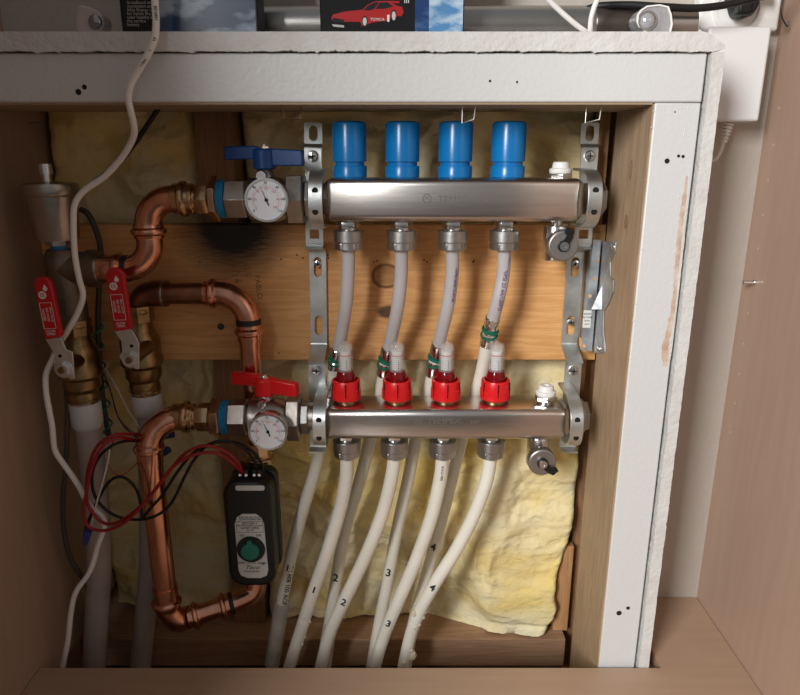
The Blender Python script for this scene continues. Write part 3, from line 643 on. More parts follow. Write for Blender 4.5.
# ================================================================ ZONE VALVE
xz = P(249.5, 530, .62).x
zv = thing('zone_valve', Vector((xz, .64, P(0, 585, .62).z)), 'black motorised zone valve with silver label and green knob, wires on top', 'zone valve')
zt_, zb_ = P(0, 482, .617).z, P(0, 587, .617).z
ol = rrect(-.0252, .0252, zb_, zt_, .016, 8)
xl_ = lambda z: xz+(.0)
hs = MB().prism([(xz+a, .617, b) for a, b in ol], (0, .030, 0)).build('housing', M_BLACK, zv, bevel=.005, seg=4)
tag(MB().prism([(xz+.001+a*1.0, .645, b) for a, b in rrect(-.0240, .0262, zb_+.004, zt_+.001, .012, 6)], (0, .012, 0)).build('back_plate', M_DGRN, zv, bevel=.002), 'dark green back plate')
MB().lathe([(.010, 0), (.014, .01), (.017, .03), (.017, .07), (.014, .09), (.013, .112)], (P(254, 530, YM).x, YM, zb_+.006), 'Z', 26).build('valve_body', M_BRASS, zv)
MB().lathe([(.0165, 0), (.0175, .002), (.0175, .008), (.0145, .010), (.0145, .014), (.0135, .021), (.0118, .026)], (xd+.002, YM, P(0, 463, YM).z), 'Z', 8, .2).build('brass_flare', M_GOLD, zv, bevel=.0006)
lx = P(251, 545, .616).x
zl0, zl1 = P(0, 578, .6165).z, P(0, 514, .6165).z
lo = [(-.0155, zl0+.010), (-.013, zl0+.003), (-.006, zl0), (.008, zl0), (.0145, zl0+.003), (.0165, zl0+.010), (.0150, zl1-.012), (.0125, zl1-.004), (.007, zl1), (-.007, zl1), (-.013, zl1-.004), (-.0158, zl1-.012)]
lab = MB().prism([(lx+a, .6165, b) for a, b in lo], (0, .001, 0)).build('label_plate', M_LABELW, hs)
def ft(s, u, v, size, m=M_INK, **k): return text(s, size, basis(P(u, v, .6163), *XZ), m, lab, 'lettering', **k)
ft('FOR USE ON CLOSED\nLOOP SYSTEMS ONLY', 251, 518.5, .0026); ft('SETTING A\n24V POWER 2-WAY\nNORM OPEN\n20 W', 250, 527, .0030, sx=1.1)
fr_ = P(0, 521.5, .6163).z; f2 = P(0, 532.5, .6163).z
plate('label_frame', rrect(lx-.0145, lx+.0140, f2, fr_, .0005), [rrect(lx-.0142, lx+.0137, f2+.0003, fr_-.0003, .0004)], .0002, basis((0, .6164, 0), *XZ), M_INK, lab)
ft('ON', 241, 535.5, .0032, font_shear=.3); ft('OFF', 259, 535.5, .0032, font_shear=-.3); ft('OPEN  AUTO  CLOSE', 252, 563, .0028, sx=1.15); ft('CE', 262.5, 564, .0040)
ft('Taco', 252, 567.5, .0062, font_shear=.4, sx=1.25); ft('ZONE SENTRY', 252, 571.5, .0026)
kc = P(251, 549, .616)
kn = MB().lathe([(.0150, .0015), (.0150, -.001), (.0142, -.003), (.0, -.003)], kc, 'Y', 36).build('knob_ring', M_BLACK, hs)
k2 = MB().lathe([(.0100, -.002), (.0096, -.0065), (.009, -.007), (0, -.007)], kc, 'Y', 30)
k2.box(kc.x-.0025, kc.x+.0025, kc.y-.0065, kc.y-.002, kc.z+.008, kc.z+.0125)
k2 = k2.build('knob', M_TEAL, kn, bevel=.0004) if False else k2.build('knob', M_TEAL, hs, bevel=.0004)
tp = P(250, 488, .6165); plate('top_label', rrect(-.0150, .0150, -.0028, .0028, .002), [], .0006, basis(tp, *XZ), M_LABELW, hs)
for u in (242, 248, 256, 261):
    c = P(u, 480, .632); tb = MB().box(c.x-.0024, c.x+.0024, .626, .640, zt_-.001, zt_+.009).build('terminal', M_BLACK, zv, bevel=.0006)
    MB().lathe([(.0016, 0), (.0016, .001)], (c.x, .6252, zt_+.0035), 'Y', 10).build('terminal_screw', M_CHROME, tb)

# ================================================================ LEFT RISERS: air vent, tee, lever valves, big pipes
YA = .6435
xa_ = P(58, 240, YA).x
def zz(v, Y): return P(0, v, Y).z
av = thing('air_vent', (xa_, YA, zz(247, YA)), 'nickel coloured cup-shaped automatic air vent at upper left', 'air vent')
s = S(210, YA)
MB().lathe([(11*s*1.0, 0), (20*s, .0005), (20.5*s, .002), (24*s, zz(195, YA)-zz(240, YA)-.001), (25.5*s, zz(195, YA)-zz(240, YA)+.0005), (25.8*s, zz(194, YA)-zz(240, YA)+.002), (25.8*s, zz(186, YA)-zz(240, YA)), (25*s, zz(183.5, YA)-zz(240, YA)), (9*s, zz(181.5, YA)-zz(240, YA)), (0, zz(181, YA)-zz(240, YA))], (xa_, YA, zz(240, YA)), 'Z', 44).build('cup', M_NICK, av)
xcap = P(44, 175, YA).x+.002
MB().lathe([(.0045, 0), (.0045, .0065), (.0062, .0068), (.0062, .0165), (.0058, .0170), (0, .0172)], (xcap, YA, zz(182, YA)), 'Z', 16).build('cap', M_CHROME, av)
MB().lathe([(.0115, 0), (.0115, .005)], (xa_, YA, zz(245, YA)), 'Z', 6).build('hex_base', M_NICK, av)
MB().lathe([(.0075, 0), (.0075, .006)], (xa_, YA, zz(249, YA)), 'Z', 20).build('thread_seal', M_TAPE, av)
tee = thing('pipe_tee', (xa_, YA, zz(325, YA)), 'dark bronze pipe tee below the nickel air vent', 'tee')
MB().lathe([(.0165, 0), (.0165, zz(255, YA)-zz(325, YA)), (.013, zz(249, YA)-zz(325, YA))], (xa_+.002, YA, zz(325, YA)), 'Z', 28).lathe([(.0165, 0), (.0165, .024), (.0185, .025), (.0185, .033)], (xa_+.002, YA, ze), 'X', 28).build('tee_body', M_DBRZ, tee)
MB().lathe([(.0148, 0), (.0152, .002), (.0145, .004)], (P(97, 268, YA).x, YA, ze), 'X', 24).build('solder_ring', M_NICK, tee)
def lever_valve(xc, Y, vt, vb, vh, name_label, lever, neck, pivot, Yl, pipe_label, vn0, vn1, rp_, vend, nutm):
    t = thing('lever_ball_valve', (xc, Y, zz(vb, Y)), name_label, 'valve')
    z0, z1 = zz(vb, Y), zz(vt, Y); H = z1-z0
    MB().lathe([(.0150, 0), (.0160, .002), (.0150, H*.10), (.0185, H*.16), (.0185, H*.28), (.0215, H*.32), (.0215, H*.40), (.0200, H*.44), (.0205, H*.62), (.0165, H*.72), (.0150, H*.76), (.0150, H*.93), (.0165, H*.96), (.0160, H)], (xc, Y, z0), 'Z', 26).build('body', M_BRASS, t, bevel=.0004)
    MB().lathe([(.0168, 0), (.0168, H*.20)], (xc, Y, z1-H*.16), 'Z', 8, PI/8).build('top_hex', M_BRASS, t, bevel=.0006)
    pc = P(pivot[0], pivot[1], Yl)
    st = MB().cyl(Vector((pc.x, Yl+.002, pc.z)), Vector((xc-.004 if abs(pc.x-xc) > .02 else pc.x, Y-.008, pc.z)), .0075, 18).build('stem', M_BRASS, t)
    pl = MB().prism([P(u, v, Yl) for u, v in neck], (0, .0022, 0)).build('lever', M_STEELP, t, bevel=.0004)
    MB().lathe([(.0018, -.0002), (.0018, .0003)], P(neck[2][0]-6, neck[2][1]+6, Yl), 'Y', 12).build('lever_hole', M_HOLE, pl)
    q = MB(); q.lathe([(.0068, 0), (.0075, .001), (.0075, .004)], pc+Vector((0, -.004, 0)), 'Y', 6, .2); q.lathe([(.0088, 0), (.0088, .001)], pc+Vector((0, -.001, 0)), 'Y', 22); q.build('lever_nut', M_STEELP, pl, bevel=.0003)
    MB().lathe([(.0030, 0), (.0035, .002)], pc+Vector((0, -.006, 0)), 'Y', 14).build('stem_tip', M_BRASS, pl)
    sl = MB().prism([P(u, v, Yl-.0018) for u, v in lever], (0, .006, 0)).build('red_sleeve', M_REDH, t, bevel=.0015, seg=3)
    # white print on the sleeve
    a = Vector((P(*lever[-1], Yl)+P(*lever[-2], Yl)))/2; b = (P(*lever[1], Yl)+P(*lever[2], Yl))/2; up = (b-a).normalized(); rt = Vector((up.z, 0, -up.x)); Lh = (b-a).length
    def Mx(f, off=0): c = a+up*Lh*f+rt*off; c.y = Yl-.00195; return basis(c, rt, up)
    plate('print', circ(0, 0, .0037, 20), [], .0002, Mx(.72, -.0012), M_PAPER, sl); text('EE', .005, Mx(.72, -.0012)@Matrix.Translation((0, 0, .0002)), M_REDH, sl, 'print')
    plate('print', [(.0, .0035), (-.0022, -.0005), (-.0015, -.0022), (0, -.0028), (.0015, -.0022), (.0022, -.0005)], [], .0002, Mx(.83, .0025), M_PAPER, sl)
    plate('print', rrect(-.0058, .0058, -.0135, .0115, .0008), [rrect(-.0054, .0054, -.0131, .0111, .0006)], .0002, Mx(.40, .0), M_PAPER, sl)
    for dx, tx_, sz_ in ((-.0035, 'WATER', .0034), (.0002, '600 WOG', .0030), (.0037, 'BALL VALVE', .0026)):
        c = Mx(.40, dx); text(tx_, sz_, c@Matrix.Rotation(-PI/2, 4, 'Z'), M_PAPER, sl, 'print')
    text('CLOSE\nOPEN', .003, Mx(.10, 0), M_PAPER, sl, 'print')
    # plastic union and riser
    zn1, zn0 = zz(vn0, Y), zz(vn1, Y)
    MB().lathe([(.0150, 0), (.0150, z0-zn1+.001)], (xc, Y, zn1-.0005), 'Z', 24).build('brass_ring', M_BRASS, t)
    MB().lathe([(.0163, 0), (.0168, .0018), (.0150, .0025)], (xc, Y, z0-.0035), 'Z', 26).build('steel_ring', M_CHROME, t)
    pt = thing('riser_pipe', (xc, Y, -.14), pipe_label, 'pipe')
    MB().lathe([(rp_+.0005, 0), (rp_+.0015, .002), (.0157, .006), (.0157, zn1-zn0-.002), (.0148, zn1-zn0)], (xc, Y, zn0), 'Z', 30).build('collar', nutm, pt)
    MB().tube([Vector((xc, Y, zn0+.004)), Vector((xc, Y, zn0-.01))]+[P(u, v, Y) for u, v in vend], rp_, 24).build('tube', M_PEXG, pt)
    return t
xr1 = P(88, 450, YA).x; xr1 = P(86, 420, YA).x
lever_valve(P(84, 390, YA).x-.001, YA, 322, 398, 368, 'brass ball valve under the dark tee, leftmost red vinyl lever',
    [(33, 283), (37, 277.5), (45.5, 277), (51, 283.5), (61.5, 336.5), (45, 340)], [(45, 339), (61, 337.5), (66, 350), (72.5, 352), (74.5, 379), (71, 380), (66, 376), (54, 366), (53, 360), (55, 356), (52, 350)],
    (63.5, 369), .600, 'thick frosted grey riser pipe beneath the leftmost lever valve', 401, 427, .0130, [(96, 500), (99, 560), (97, 615), (94, 665), (91, 705)], M_WNUT)
Y2 = .668
lever_valve(P(144.5, 380, Y2).x, Y2, 308, 388, 358, 'brass ball valve under the copper elbow, red lever over the pine board',
    [(105, 275), (108.5, 268.5), (117, 267.5), (123.5, 274), (131.5, 329), (114, 332)], [(114, 331), (131, 329), (137.5, 340), (139, 345), (139, 369), (136, 369.5), (131, 365), (121, 360), (119, 356), (122, 352), (121, 341)],
    (130.5, 359), .612, 'thick frosted grey riser pipe behind the long copper pipe', 393, 414, .0122, [(150, 500), (150, 560), (146, 610), (141, 660), (137, 705)], M_WNUT)

# ================================================================ PEX TUBES
def frame_along(pts, f):
    p = catmull(pts, 10); i = int(f*(len(p)-1)); i = max(1, min(len(p)-2, i)); return p[i], (p[i+1]-p[i-1]).normalized()
def tube_text(s, pts, v, size, par, m=M_INK, along=True, r=.0072, dx=0):
    p = min(catmull(pts, 10), key=lambda q: abs(q.z-v)); q = catmull(pts, 10); i = q.index(p); i = max(1, min(len(q)-2, i)); d = (q[i-1]-q[i+1]).normalized()
    tocam = (Vector((0, 0, EYE))-p); tocam = (tocam-d*tocam.dot(d)).normalized(); side = d.cross(tocam)
    c = p+tocam*(r+.00005)*math.sqrt(max(.1, 1-(dx/r)**2))+side*dx
    n = (c-(p+d*((c-p).dot(d)))).normalized(); rt = d.cross(n)
    Mx = basis(c, rt, d)
    if along: Mx = Mx@Matrix.Rotation(-PI/2, 4, 'Z')
    return text(s, size, Mx, m, par, 'marking', bold=.0003 if not along else .00008)
def uv(seq): return [P(u, v, Y) for u, v, Y in seq]
backs = [
 ([(348.5, 248, .6435), (348, 275, .644), (346, 305, .645), (342, 330, .657), (338, 352, .668)], [(336, 362, .674), (330, 395, .686), (322, 435, .688), (315, 470, .684), (300, 520, .676), (288, 570, .674), (279, 620, .668), (270, 690, .662)]),
 ([(401.5, 248, .6435), (401, 275, .644), (398, 305, .645), (392, 335, .658), (388, 352, .666)], [(385, 368, .672), (380, 395, .679), (370, 440, .680), (360, 480, .676), (345, 530, .676), (337, 575, .674), (330, 620, .668), (322, 690, .662)]),
 ([(452.5, 248, .6435), (452, 275, .644), (448, 305, .645), (441, 335, .657), (438, 348, .664)], [(434, 368, .672), (428, 395, .679), (416, 440, .680), (408, 480, .676), (397, 530, .676), (388, 580, .674), (378, 630, .668), (368, 690, .662)]),
 ([(504.5, 248, .6435), (503, 275, .644), (498, 300, .644), (492, 322, .654)], [(487, 345, .664), (481, 375, .673), (472, 405, .680), (459, 450, .680), (448, 495, .676), (436, 540, .676), (424, 585, .674), (413, 625, .668), (402, 690, .662)]),
]
ord_ = ['leftmost', 'second from left', 'third from left', 'rightmost']
for k, (up_, lo_) in enumerate(backs):
    pu, pl = uv(up_), uv(lo_)
    t = thing('return_tube', pl[-1], f'{ord_[k]} frosted tube under the upper manifold, turning white behind the lower bar', 'tube', 'tubes hanging from the upper manifold')
    tu = MB().tube(pu+[pu[-1]+(pl[0]-pu[-1])*.5], .0066, 16).build('frosted_tube', M_PEXF, t)
    lo_m = M_PEX if k else M_PEXG2 if False else M_PEX
    tl = MB().tube([pu[-1]+(pl[0]-pu[-1])*.5]+pl, .0070, 16).build('white_tube', M_PEX, t)
    a, b = pu[-1], pl[0]; d = (b-a).normalized(); a = a-d*.006; b = b+d*.010 if k < 3 else b+d*.001; L_ = (b-a).length
    cp = MB().lathe([(.0068, 0), (.0078, .001), (.0078, L_*.38), (.0068, L_*.42), (.0068, L_*.58), (.0078, L_*.62), (.0078, L_-.001), (.0068, L_)], a, d, 22).build('crimp_coupling', M_CHROME, t)
    for f in (.44, .62):
        dd = (d+Vector((.15*(f-.5)*8, 0, .10))).normalized()
        MB().lathe([(.0076, -.0008), (.0092, -.0008), (.0092, .0008), (.0076, .0008)], a+d*L_*f, dd, 22).build('green_ring', M_GREEN, cp)
    if k == 3: tube_text('160PSI/100PSI 23 4A/120PSI', pu, P(0, 282, .64).z, .0052, tu, M_INKP, r=.0067, dx=.002)
    if k == 2: tube_text('100PSI/180PSI 73.4F/160', pu, P(0, 285, .64).z, .0034, tu, M_INKP, r=.0067, dx=.0035)
    zt = {0: 563, 1: 573, 2: 569, 3: 545}[k]
    tube_text('1234'[k], pl, P(0, zt, .675).z, .013 if k else .011, tl, along=False, dx=-.001)
    if k == 0:
        tube_text('PEX 608 105 AOF 97', pl, P(0, 585, .675).z, .0075, tl, dx=.003)
        i = P(276, 625, .668); MB().tube([P(282, 602, .6705), P(277, 635, .667), P(272, 664, .664)], .0092, 18).build('paper_wrap', M_WRAP, t)
    if k == 1: MB().tube([P(331, 622, .6685), P(327, 645, .666), P(324, 668, .664)], .0088, 18).build('paper_wrap', M_WRAP, t)
fronts = [
 [(347, 458, .6435), (346, 480, .6435), (340, 510, .644), (328, 550, .64), (314, 590, .643), (301, 630, .646), (290, 665, .648), (280, 700, .65)],
 [(394.5, 458, .6435), (391, 480, .6435), (382, 515, .6435), (366, 555, .639), (347, 595, .642), (331, 630, .645), (322, 662, .648), (312, 705, .65)],
 [(442.5, 458, .6435), (440, 480, .6435), (432, 515, .6435), (418, 555, .644), (401, 595, .641), (386, 630, .644), (376, 662, .647), (366, 705, .65)],
 [(490.5, 458, .6435), (486, 482, .6435), (474, 515, .6435), (456, 550, .644), (434, 585, .640), (415, 622, .643), (405, 660, .646), (398, 705, .65)],
]
for k, f_ in enumerate(fronts):
    pp = uv(f_)
    t = thing('loop_tube', pp[-1], f'{ord_[k]} white tube from the nuts under the lower manifold, marked {k+1}', 'tube', 'white tubes hanging from the lower manifold')
    tb = MB().tube(pp, .0073, 18).build('tube', M_PEX, t)
    zt = [585, 598, 619, 585][k]
    tube_text('1234'[k], pp, P(0, zt, .642).z, .012, tb, along=False, r=.0074)
    if k == 2: tube_text('16 X 2.1 PEX', pp, P(0, 470, .6435).z, .0032, tb, r=.0074, dx=.001)
    if k in (0, 3):
        fm = MB(); rnd = random.Random(k)
        spots = [(312, 623), (305, 617), (309, 640), (306, 647)] if k == 0 else [(417, 612), (421, 616), (418, 622), (424, 610), (414, 627), (413, 655), (417, 658), (411, 650), (404, 663), (437, 583)]
        for u, v in spots:
            c = P(u, v, .640); near = min(catmull(pp, 10), key=lambda q: (q-c).length); dd = (c-near); c = near+dd.normalized()*.0073
            fm.ball(c, rnd.uniform(.0015, .0030)*(1 if k else .6)*(2.0 if (u, v) in ((417, 658), (417, 612)) else 1), 8, sz=rnd.uniform(.8, 1.5))
        fm.build('foam_drip', M_FOAM, t)

# ================================================================ GALVANISED HANGER
gh = thing('metal_hanger', P(598, 352, .695), 'galvanised sheet metal hanger with sticker, between right bracket and stud', 'hanger')
gx0, gx1 = .1985, .2093
gx0 = P(588, 300, .682).x
zt, zb = P(0, 240, .682).z, P(0, 350, .682).z
hl = [circ(P(u, v, .682).x, P(0, v, .682).z, .0017, 12) for u, v in ((597, 262), (593, 279), (589, 297))]
MB().box(gx0-.001, gx1-.0065, .683, .6995, zb+.01, zt-.01).build('rear_box', M_GALV, gh)
mp_ = plate('face_plate', [(gx0-.0035, zb), (gx1-.0028, zb-.001), (gx1-.0028, zt), (gx0+.0005, zt+.0005)], [], .0012, basis((0, .6822, 0), *XZ), M_GALV, gh)
mb_ = MB()
for u, v in ((597, 261), (594, 279), (590, 296), (584, 346)): mb_.lathe([(.0018, 0), (.0018, .0002)], P(u, v, .6815)+Vector((0, -.0001, 0)), 'Y', 12)
mb_.build('punched_hole', M_PINE, mp_)
plate('sticker', rrect(-.0042, .0042, -.0095, .0095, .0003), [], .0003, basis(P(587, 319, .6812), *XZ), M_PAPER, mp_)
st = bpy.data.objects[-1] if False else mp_
for k, s_ in enumerate(('HANGER', 'GALV STEEL', '20 GA', 'L62 R')): text(s_, .0022, basis(P(587, 314+k*3.4, .6808), *XZ), M_INK, mp_, 'sticker_text')
def yz(y, v): return (P(0, v, y).z, y)
fl = []
for v, u in ((241, 606), (242, 617), (252, 616), (262, 611), (277, 611.5), (280, 615), (292, 614), (305, 609), (311, 604.5), (330, 604), (346, 606), (353, 606), (353, 598)):
    y = min(.6815, gx1*FPX*ray(v)[0]/(u-400)); fl.append((gx1, y, P(0, v, y).z))
fl = [(gx1, .682, P(0, 353, .682).z)]+[(gx1, .682, P(0, 241, .682).z)]+fl[1:-1]
MB().prism(fl, (-.0012, 0, 0)).build('side_flange', M_GALV, gh, bevel=.0003)
c0 = P(603, 296, .690)
MB().prism([(gx1-.001, .672, P(0, 285, .672).z), (gx1-.010, .672, P(0, 309, .672).z), (gx1-.001, .666, P(0, 309, .666).z)], (0, -.0015, 0)).build('bent_tab', M_GALV, gh)
for v, y in ((247, .645), (349, .662)):
    MB().lathe([(.0032, 0), (.0032, .0015), (.002, .0022)], (gx1-.0012, y, P(0, v, y).z), (-1, 0, 0), 14).build('screw', M_CHROME, gh)

# ================================================================ STAPLES
for u, v, w_, h_, lab in ((34, 103.5, 15, 12, 'loose wire staple under the header at the far left'), (292, 103.5, 17, 13, 'square wire staple under the header between the blue handle and bracket'), (469, 103.5, 13, 17, 'bent wire staple hanging above the third blue cap'), (594, 103.5, 15, 17, 'bent wire staple hanging above the right zinc bracket')):
    y = .60 if u > 60 else .657
    a = P(u-w_/2, 106, y); a.z = zhb-.0012; s_ = S(106, y); b = a+Vector((w_*s_, 0, 0)); zb = -h_*s_*.95
    sk = .0012 if h_ > 14 else 0
    tag(MB().tube([a, a+Vector((0, 0, zb)), b+Vector((-sk, -.001, zb*(.98 if not sk else .80))), b], .00065, 8, 0).build('wire_staple', M_BRASS if u < 400 else M_STEELP), lab, 'staple')

# ================================================================ CABLES AND WIRES
def cable(name, pts, r, m, label, cat='cable', group=None, seg=10):
    o = MB().tube(uv(pts), r, seg, 7).build(name, m); return tag(o, label, cat, group)
wc = cable('white_cable', [(155, -40, .565), (155, 0, .567), (156, 28, .568), (152, 46, .568), (140, 68, .570), (131, 84, .571), (128.5, 98, .572), (131, 112, .574), (134, 126, .580), (133, 138, .587), (123, 156, .596), (105, 176, .602), (85, 190, .603), (75, 204, .603), (73.5, 225, .603), (75, 255, .604), (79, 278, .606), (83, 295, .608), (78, 312, .612), (68, 330, .616), (60, 343, .618), (52, 360, .618), (46, 375, .612), (46.5, 395, .605), (52, 425, .602), (55, 450, .602), (65, 466, .602), (77, 483, .602), (88, 503, .604), (102, 516, .606), (104, 527, .607), (98, 545, .608), (90, 571, .606), (76, 592, .602), (71, 612, .600), (68, 640, .598), (62, 672, .596), (60, 700, .596)], .0028, M_CABLE, 'long white cable hanging over the header down the left side')
pw = uv([(155, 4, .567), (156, 20, .568), (155, 36, .568), (147, 56, .569), (135, 76, .571), (129, 98, .572), (133, 125, .579)])
for v, s_ in ((14, 'E312831'), (44, 'AWM 20'), (62, 'VW-1'), (112, '60C 300V')): tube_text(s_, pw, P(0, v, .57).z, .0030, wc, r=.00285)
cable('black_cable', [(160, 106, .640), (150, 121, .640), (135, 143, .644), (120, 162, .632), (105, 174, .622), (90, 186, .620), (78, 200, .612), (74, 215, .6125)], .0022, M_BLACK, 'short black cable slanting from the header behind the white cable')
cable('black_cable', [(80, 209, .672), (88, 214, .672), (95, 228, .672), (100, 245, .672), (100.5, 265, .672), (99, 290, .674), (98, 320, .675), (99, 350, .676), (102, 390, .676), (106, 420, .672), (109, 436, .660)], .0028, M_DCABLE, 'dark cable curving down behind the tee, wrapped by a green wire')
gp = []
for k in range(44):
    v = 322+k*2.6; u = 98.5+(max(0, v-345))*.115; a = k*.85
    gp.append((u+4.6*math.sin(a), v, .6755+.0052*math.cos(a)-(max(0, v-415))*.0006))
cable('green_wire', gp, .0011, wire_mat('green_wire_pvc', (.02, .24, .13)), 'thin green wire spiralling around the dark cable beside brass valves', 'wire')
cable('dark_grey_cable', [(50, 250, .690), (50, 300, .690), (58, 345, .672), (65, 372, .655), (67, 400, .640), (67, 440, .632), (65, 475, .630), (63, 500, .630), (64, 530, .632), (70, 557, .634), (80, 574, .640), (88, 590, .660), (92, 640, .675), (92, 700, .68)], .0026, M_DCABLE, 'dark grey cable between left cabinet panel and leftmost riser pipe')
for nm, c, pts, lb in (('white', (.62, .58, .50), [(105, 368, .672), (117, 388, .668), (128, 410, .664), (138, 425, .660), (146, 434, .654)], 'thin white signal wire slanting behind the copper elbow'),
    ('yellow', (.45, .30, .04), [(104, 370, .673), (112, 390, .671), (116, 405, .668), (122, 420, .664), (136, 434, .658), (144, 437, .654)], 'thin yellow signal wire between brass valve and copper elbow'),
    ('blue', (.04, .05, .20), [(103, 369, .675), (110, 388, .674), (114, 402, .672), (120, 418, .669), (132, 434, .664), (143, 440, .658)], 'thin blue signal wire beside the yellow one'),
    ('red', (.28, .03, .02), [(103, 371, .677), (111, 390, .677), (115, 407, .676), (120, 420, .674), (130, 432, .670), (143, 437, .662)], 'thin red signal wire, lowest of the strands going to the copper elbow')):
    cable(nm+'_wire', pts, .0010, wire_mat(nm+'_wire_pvc', c), lb, 'wire', seg=6)
cable('white_wire', [(109, 436, .612), (109.5, 450, .608), (107, 465, .605), (102, 485, .602), (96, 505, .600), (91, 528, .600)], .0009, wire_mat('white_wire_thin', (.62, .58, .50)), 'thin white wire running down to the blue wire nut', 'wire')
cable('red_wire', [(111, 436, .614), (113, 444, .612), (109, 454, .610), (108, 463, .608), (113, 472, .606), (121, 475, .606), (131, 469, .610), (141, 458, .648)], .0006, wire_mat('fine_red_pvc', (.30, .04, .03)), 'fine red wire looping in the middle of the cable coil', 'wire', seg=6)
cable('red_wire', [(141, 434, .650), (130, 434, .620), (115, 435, .604), (99, 444, .600), (90, 462, .598), (86.5, 482, .598), (87.5, 503, .598), (97, 518, .598), (108, 524, .597), (122, 520, .597), (143, 504, .597), (163, 480, .597), (180, 458, .597), (195, 448, .598), (211, 446, .600), (228, 453, .606), (240, 466, .620), (243, 474, .631)], .00165, M_RWIRE, 'upper thick red wire of the coil, arching over to the zone valve', 'wire')
cable('red_wire', [(141, 441, .650), (130, 439, .622), (118, 438, .604), (103, 446, .5965), (93, 464, .5945), (88, 484, .594), (84, 510, .594), (88, 526, .594), (100, 530.5, .593), (114, 528, .593), (130, 518, .593), (150, 496, .593), (170, 470, .593), (186, 458, .594), (200, 453.5, .596), (216, 453, .600), (229, 460, .607), (240, 470, .622), (247, 475, .632)], .00165, M_RWIRE, 'lower thick red wire of the coil, ending at the zone valve terminals', 'wire')
cable('black_wire', [(136, 441, .646), (126, 441, .620), (113, 445, .608), (100, 456, .604), (92.5, 472, .603), (93, 490, .603), (100, 504, .603), (114, 515, .602), (132, 519.5, .602), (150, 518, .602), (165, 510, .601), (175, 497, .601), (184, 478, .601), (194, 460, .601), (208, 445, .602), (225, 441, .604), (242, 447, .612), (254, 460, .624), (257, 474, .632)], .00155, M_BLACK, 'black wire coiling low behind the red ones to the zone valve', 'wire')
cable('black_wire', [(86, 528, .603), (93, 510, .605), (100, 496, .606), (108, 483, .607), (117, 477, .607), (127, 479, .607), (136, 489, .607), (140.5, 502, .606), (142, 514, .604), (143, 517.5, .602+.0035), (150, 509, .606), (163, 494, .606), (176, 474, .606), (190, 456, .606), (205, 446, .607), (222, 441.5, .609), (240, 444, .613), (253, 452, .622), (262, 464, .630), (263, 474, .633)], .00155, M_BLACK, 'black wire with a small inner hoop, outermost at the zone valve', 'wire')
def wire_nut(u, v, Y, d, lab):
    c = P(u, v, Y); tag(MB().lathe([(.0022, 0), (.0028, .001), (.0040, .012), (.0044, .0150), (.0044, .0165), (.003, .0165)], c, d, 8).build('wire_nut', mat('blue_wire_nut', (.03, .05, .22), .4)), lab, 'wire connector', 'blue wire nuts on the low voltage wires')
wire_nut(85, 544, .594, Vector(P(88, 528, .594)-P(84, 546, .594)), 'blue wire nut dangling at the bottom of the wire coil')
wire_nut(159, 438, .655, (1, .0, .30), 'blue wire nut poking out right of the copper elbow')
wire_nut(158, 458, .665, (.6, 0, .5), 'blue wire nut half hidden behind the vertical copper pipe')

# ================================================================ THINGS ON THE TOP LEDGE
ZT = ztt+.0003
def on_ledge(u, Y): return P(u, 20, Y).x
# sky-picture box
def sky_mat(name, dark, light, sc_=28):
    m = mat(name, dark, .22); n = m.node_tree; t = n.nodes.new('ShaderNodeTexCoord'); mp = n.nodes.new('ShaderNodeMapping'); mp.inputs['Scale'].default_value = (1, 1, 2.4)
    nz = n.nodes.new('ShaderNodeTexNoise'); nz.inputs['Scale'].default_value = sc_; nz.inputs['Detail'].default_value = 7; r = n.nodes.new('ShaderNodeValToRGB')
    n.links.new(t.outputs['Object'], mp.inputs[0]); n.links.new(mp.outputs[0], nz.inputs[0]); n.links.new(nz.outputs[0], r.inputs[0]); n.links.new(r.outputs[0], n.nodes['Principled BSDF'].inputs['Base Color'])
    r.color_ramp.elements[0].position = .46; r.color_ramp.elements[1].position = .60; r.color_ramp.elements[0].color = (*dark, 1); r.color_ramp.elements[1].color = (*light, 1); return m
Yb = .592
bx = thing('picture_box', (on_ledge(190, Yb), Yb, ZT), 'black case with cloudy sky cover standing at left on the ledge', 'box')
xa, xb, xc2 = on_ledge(121, Yb), on_ledge(157, Yb), on_ledge(258, Yb)
MB().box(xa, xc2, Yb, Yb+.030, ZT, ZT+.10).build('case', M_BLACK, bx, bevel=.001)
MB().box(xb, xc2-.0018, Yb-.0004, Yb, ZT+.0006, ZT+.098).build('cover_picture', sky_mat('night_sky_print', (.03, .06, .13), (.30, .38, .47)), bx)
for k, s_ in enumerate(('broadband with hyper', 'movement soft', 'lithic Energy used', 'for bench the', 'solar healthy in', 'the service', 'battery')):
    text(s_, .0035, basis(P(127, 2.5+k*3.7, Yb-.0002), *XZ), M_GREY, bx, 'lettering', align='LEFT')
# car box
bx = thing('picture_box', (on_ledge(390, Yb), Yb, ZT), 'black glossy box printed with a red racing car, blue clouds beside it', 'box')
xa, xb, xc2, xd_ = on_ledge(320, Yb), on_ledge(415, Yb), on_ledge(429, Yb), on_ledge(464, Yb)
gb = mat('black_gloss_card', (.012, .012, .014), .12)
MB().box(xa, xd_, Yb, Yb+.045, ZT, ZT+.10).build('case', gb, bx, bevel=.0012)
MB().box(xb, xc2, Yb-.0004, Yb, ZT+.0006, ZT+.098).build('spine_picture', sky_mat('deep_blue_print', (.015, .05, .16), (.06, .14, .30)), bx)
MB().box(xc2, xd_-.001, Yb-.0004, Yb, ZT+.0006, ZT+.098).build('cloud_picture', sky_mat('blue_cloud_print', (.09, .25, .48), (.50, .63, .74), 34), bx)
def car_poly(pts, m, d=.0003, nm='car_print', par=bx):
    return MB().prism([P(u, v, Yb-d) for u, v in pts], (0, .0002, 0)).build(nm, m, par)
crm = mat('car_red_ink', (.42, .012, .015), .25); drk = mat('car_dark_ink', (.015, .015, .02), .2)
Z4 = lambda x, y: (250+x*230/800, y*60/209)
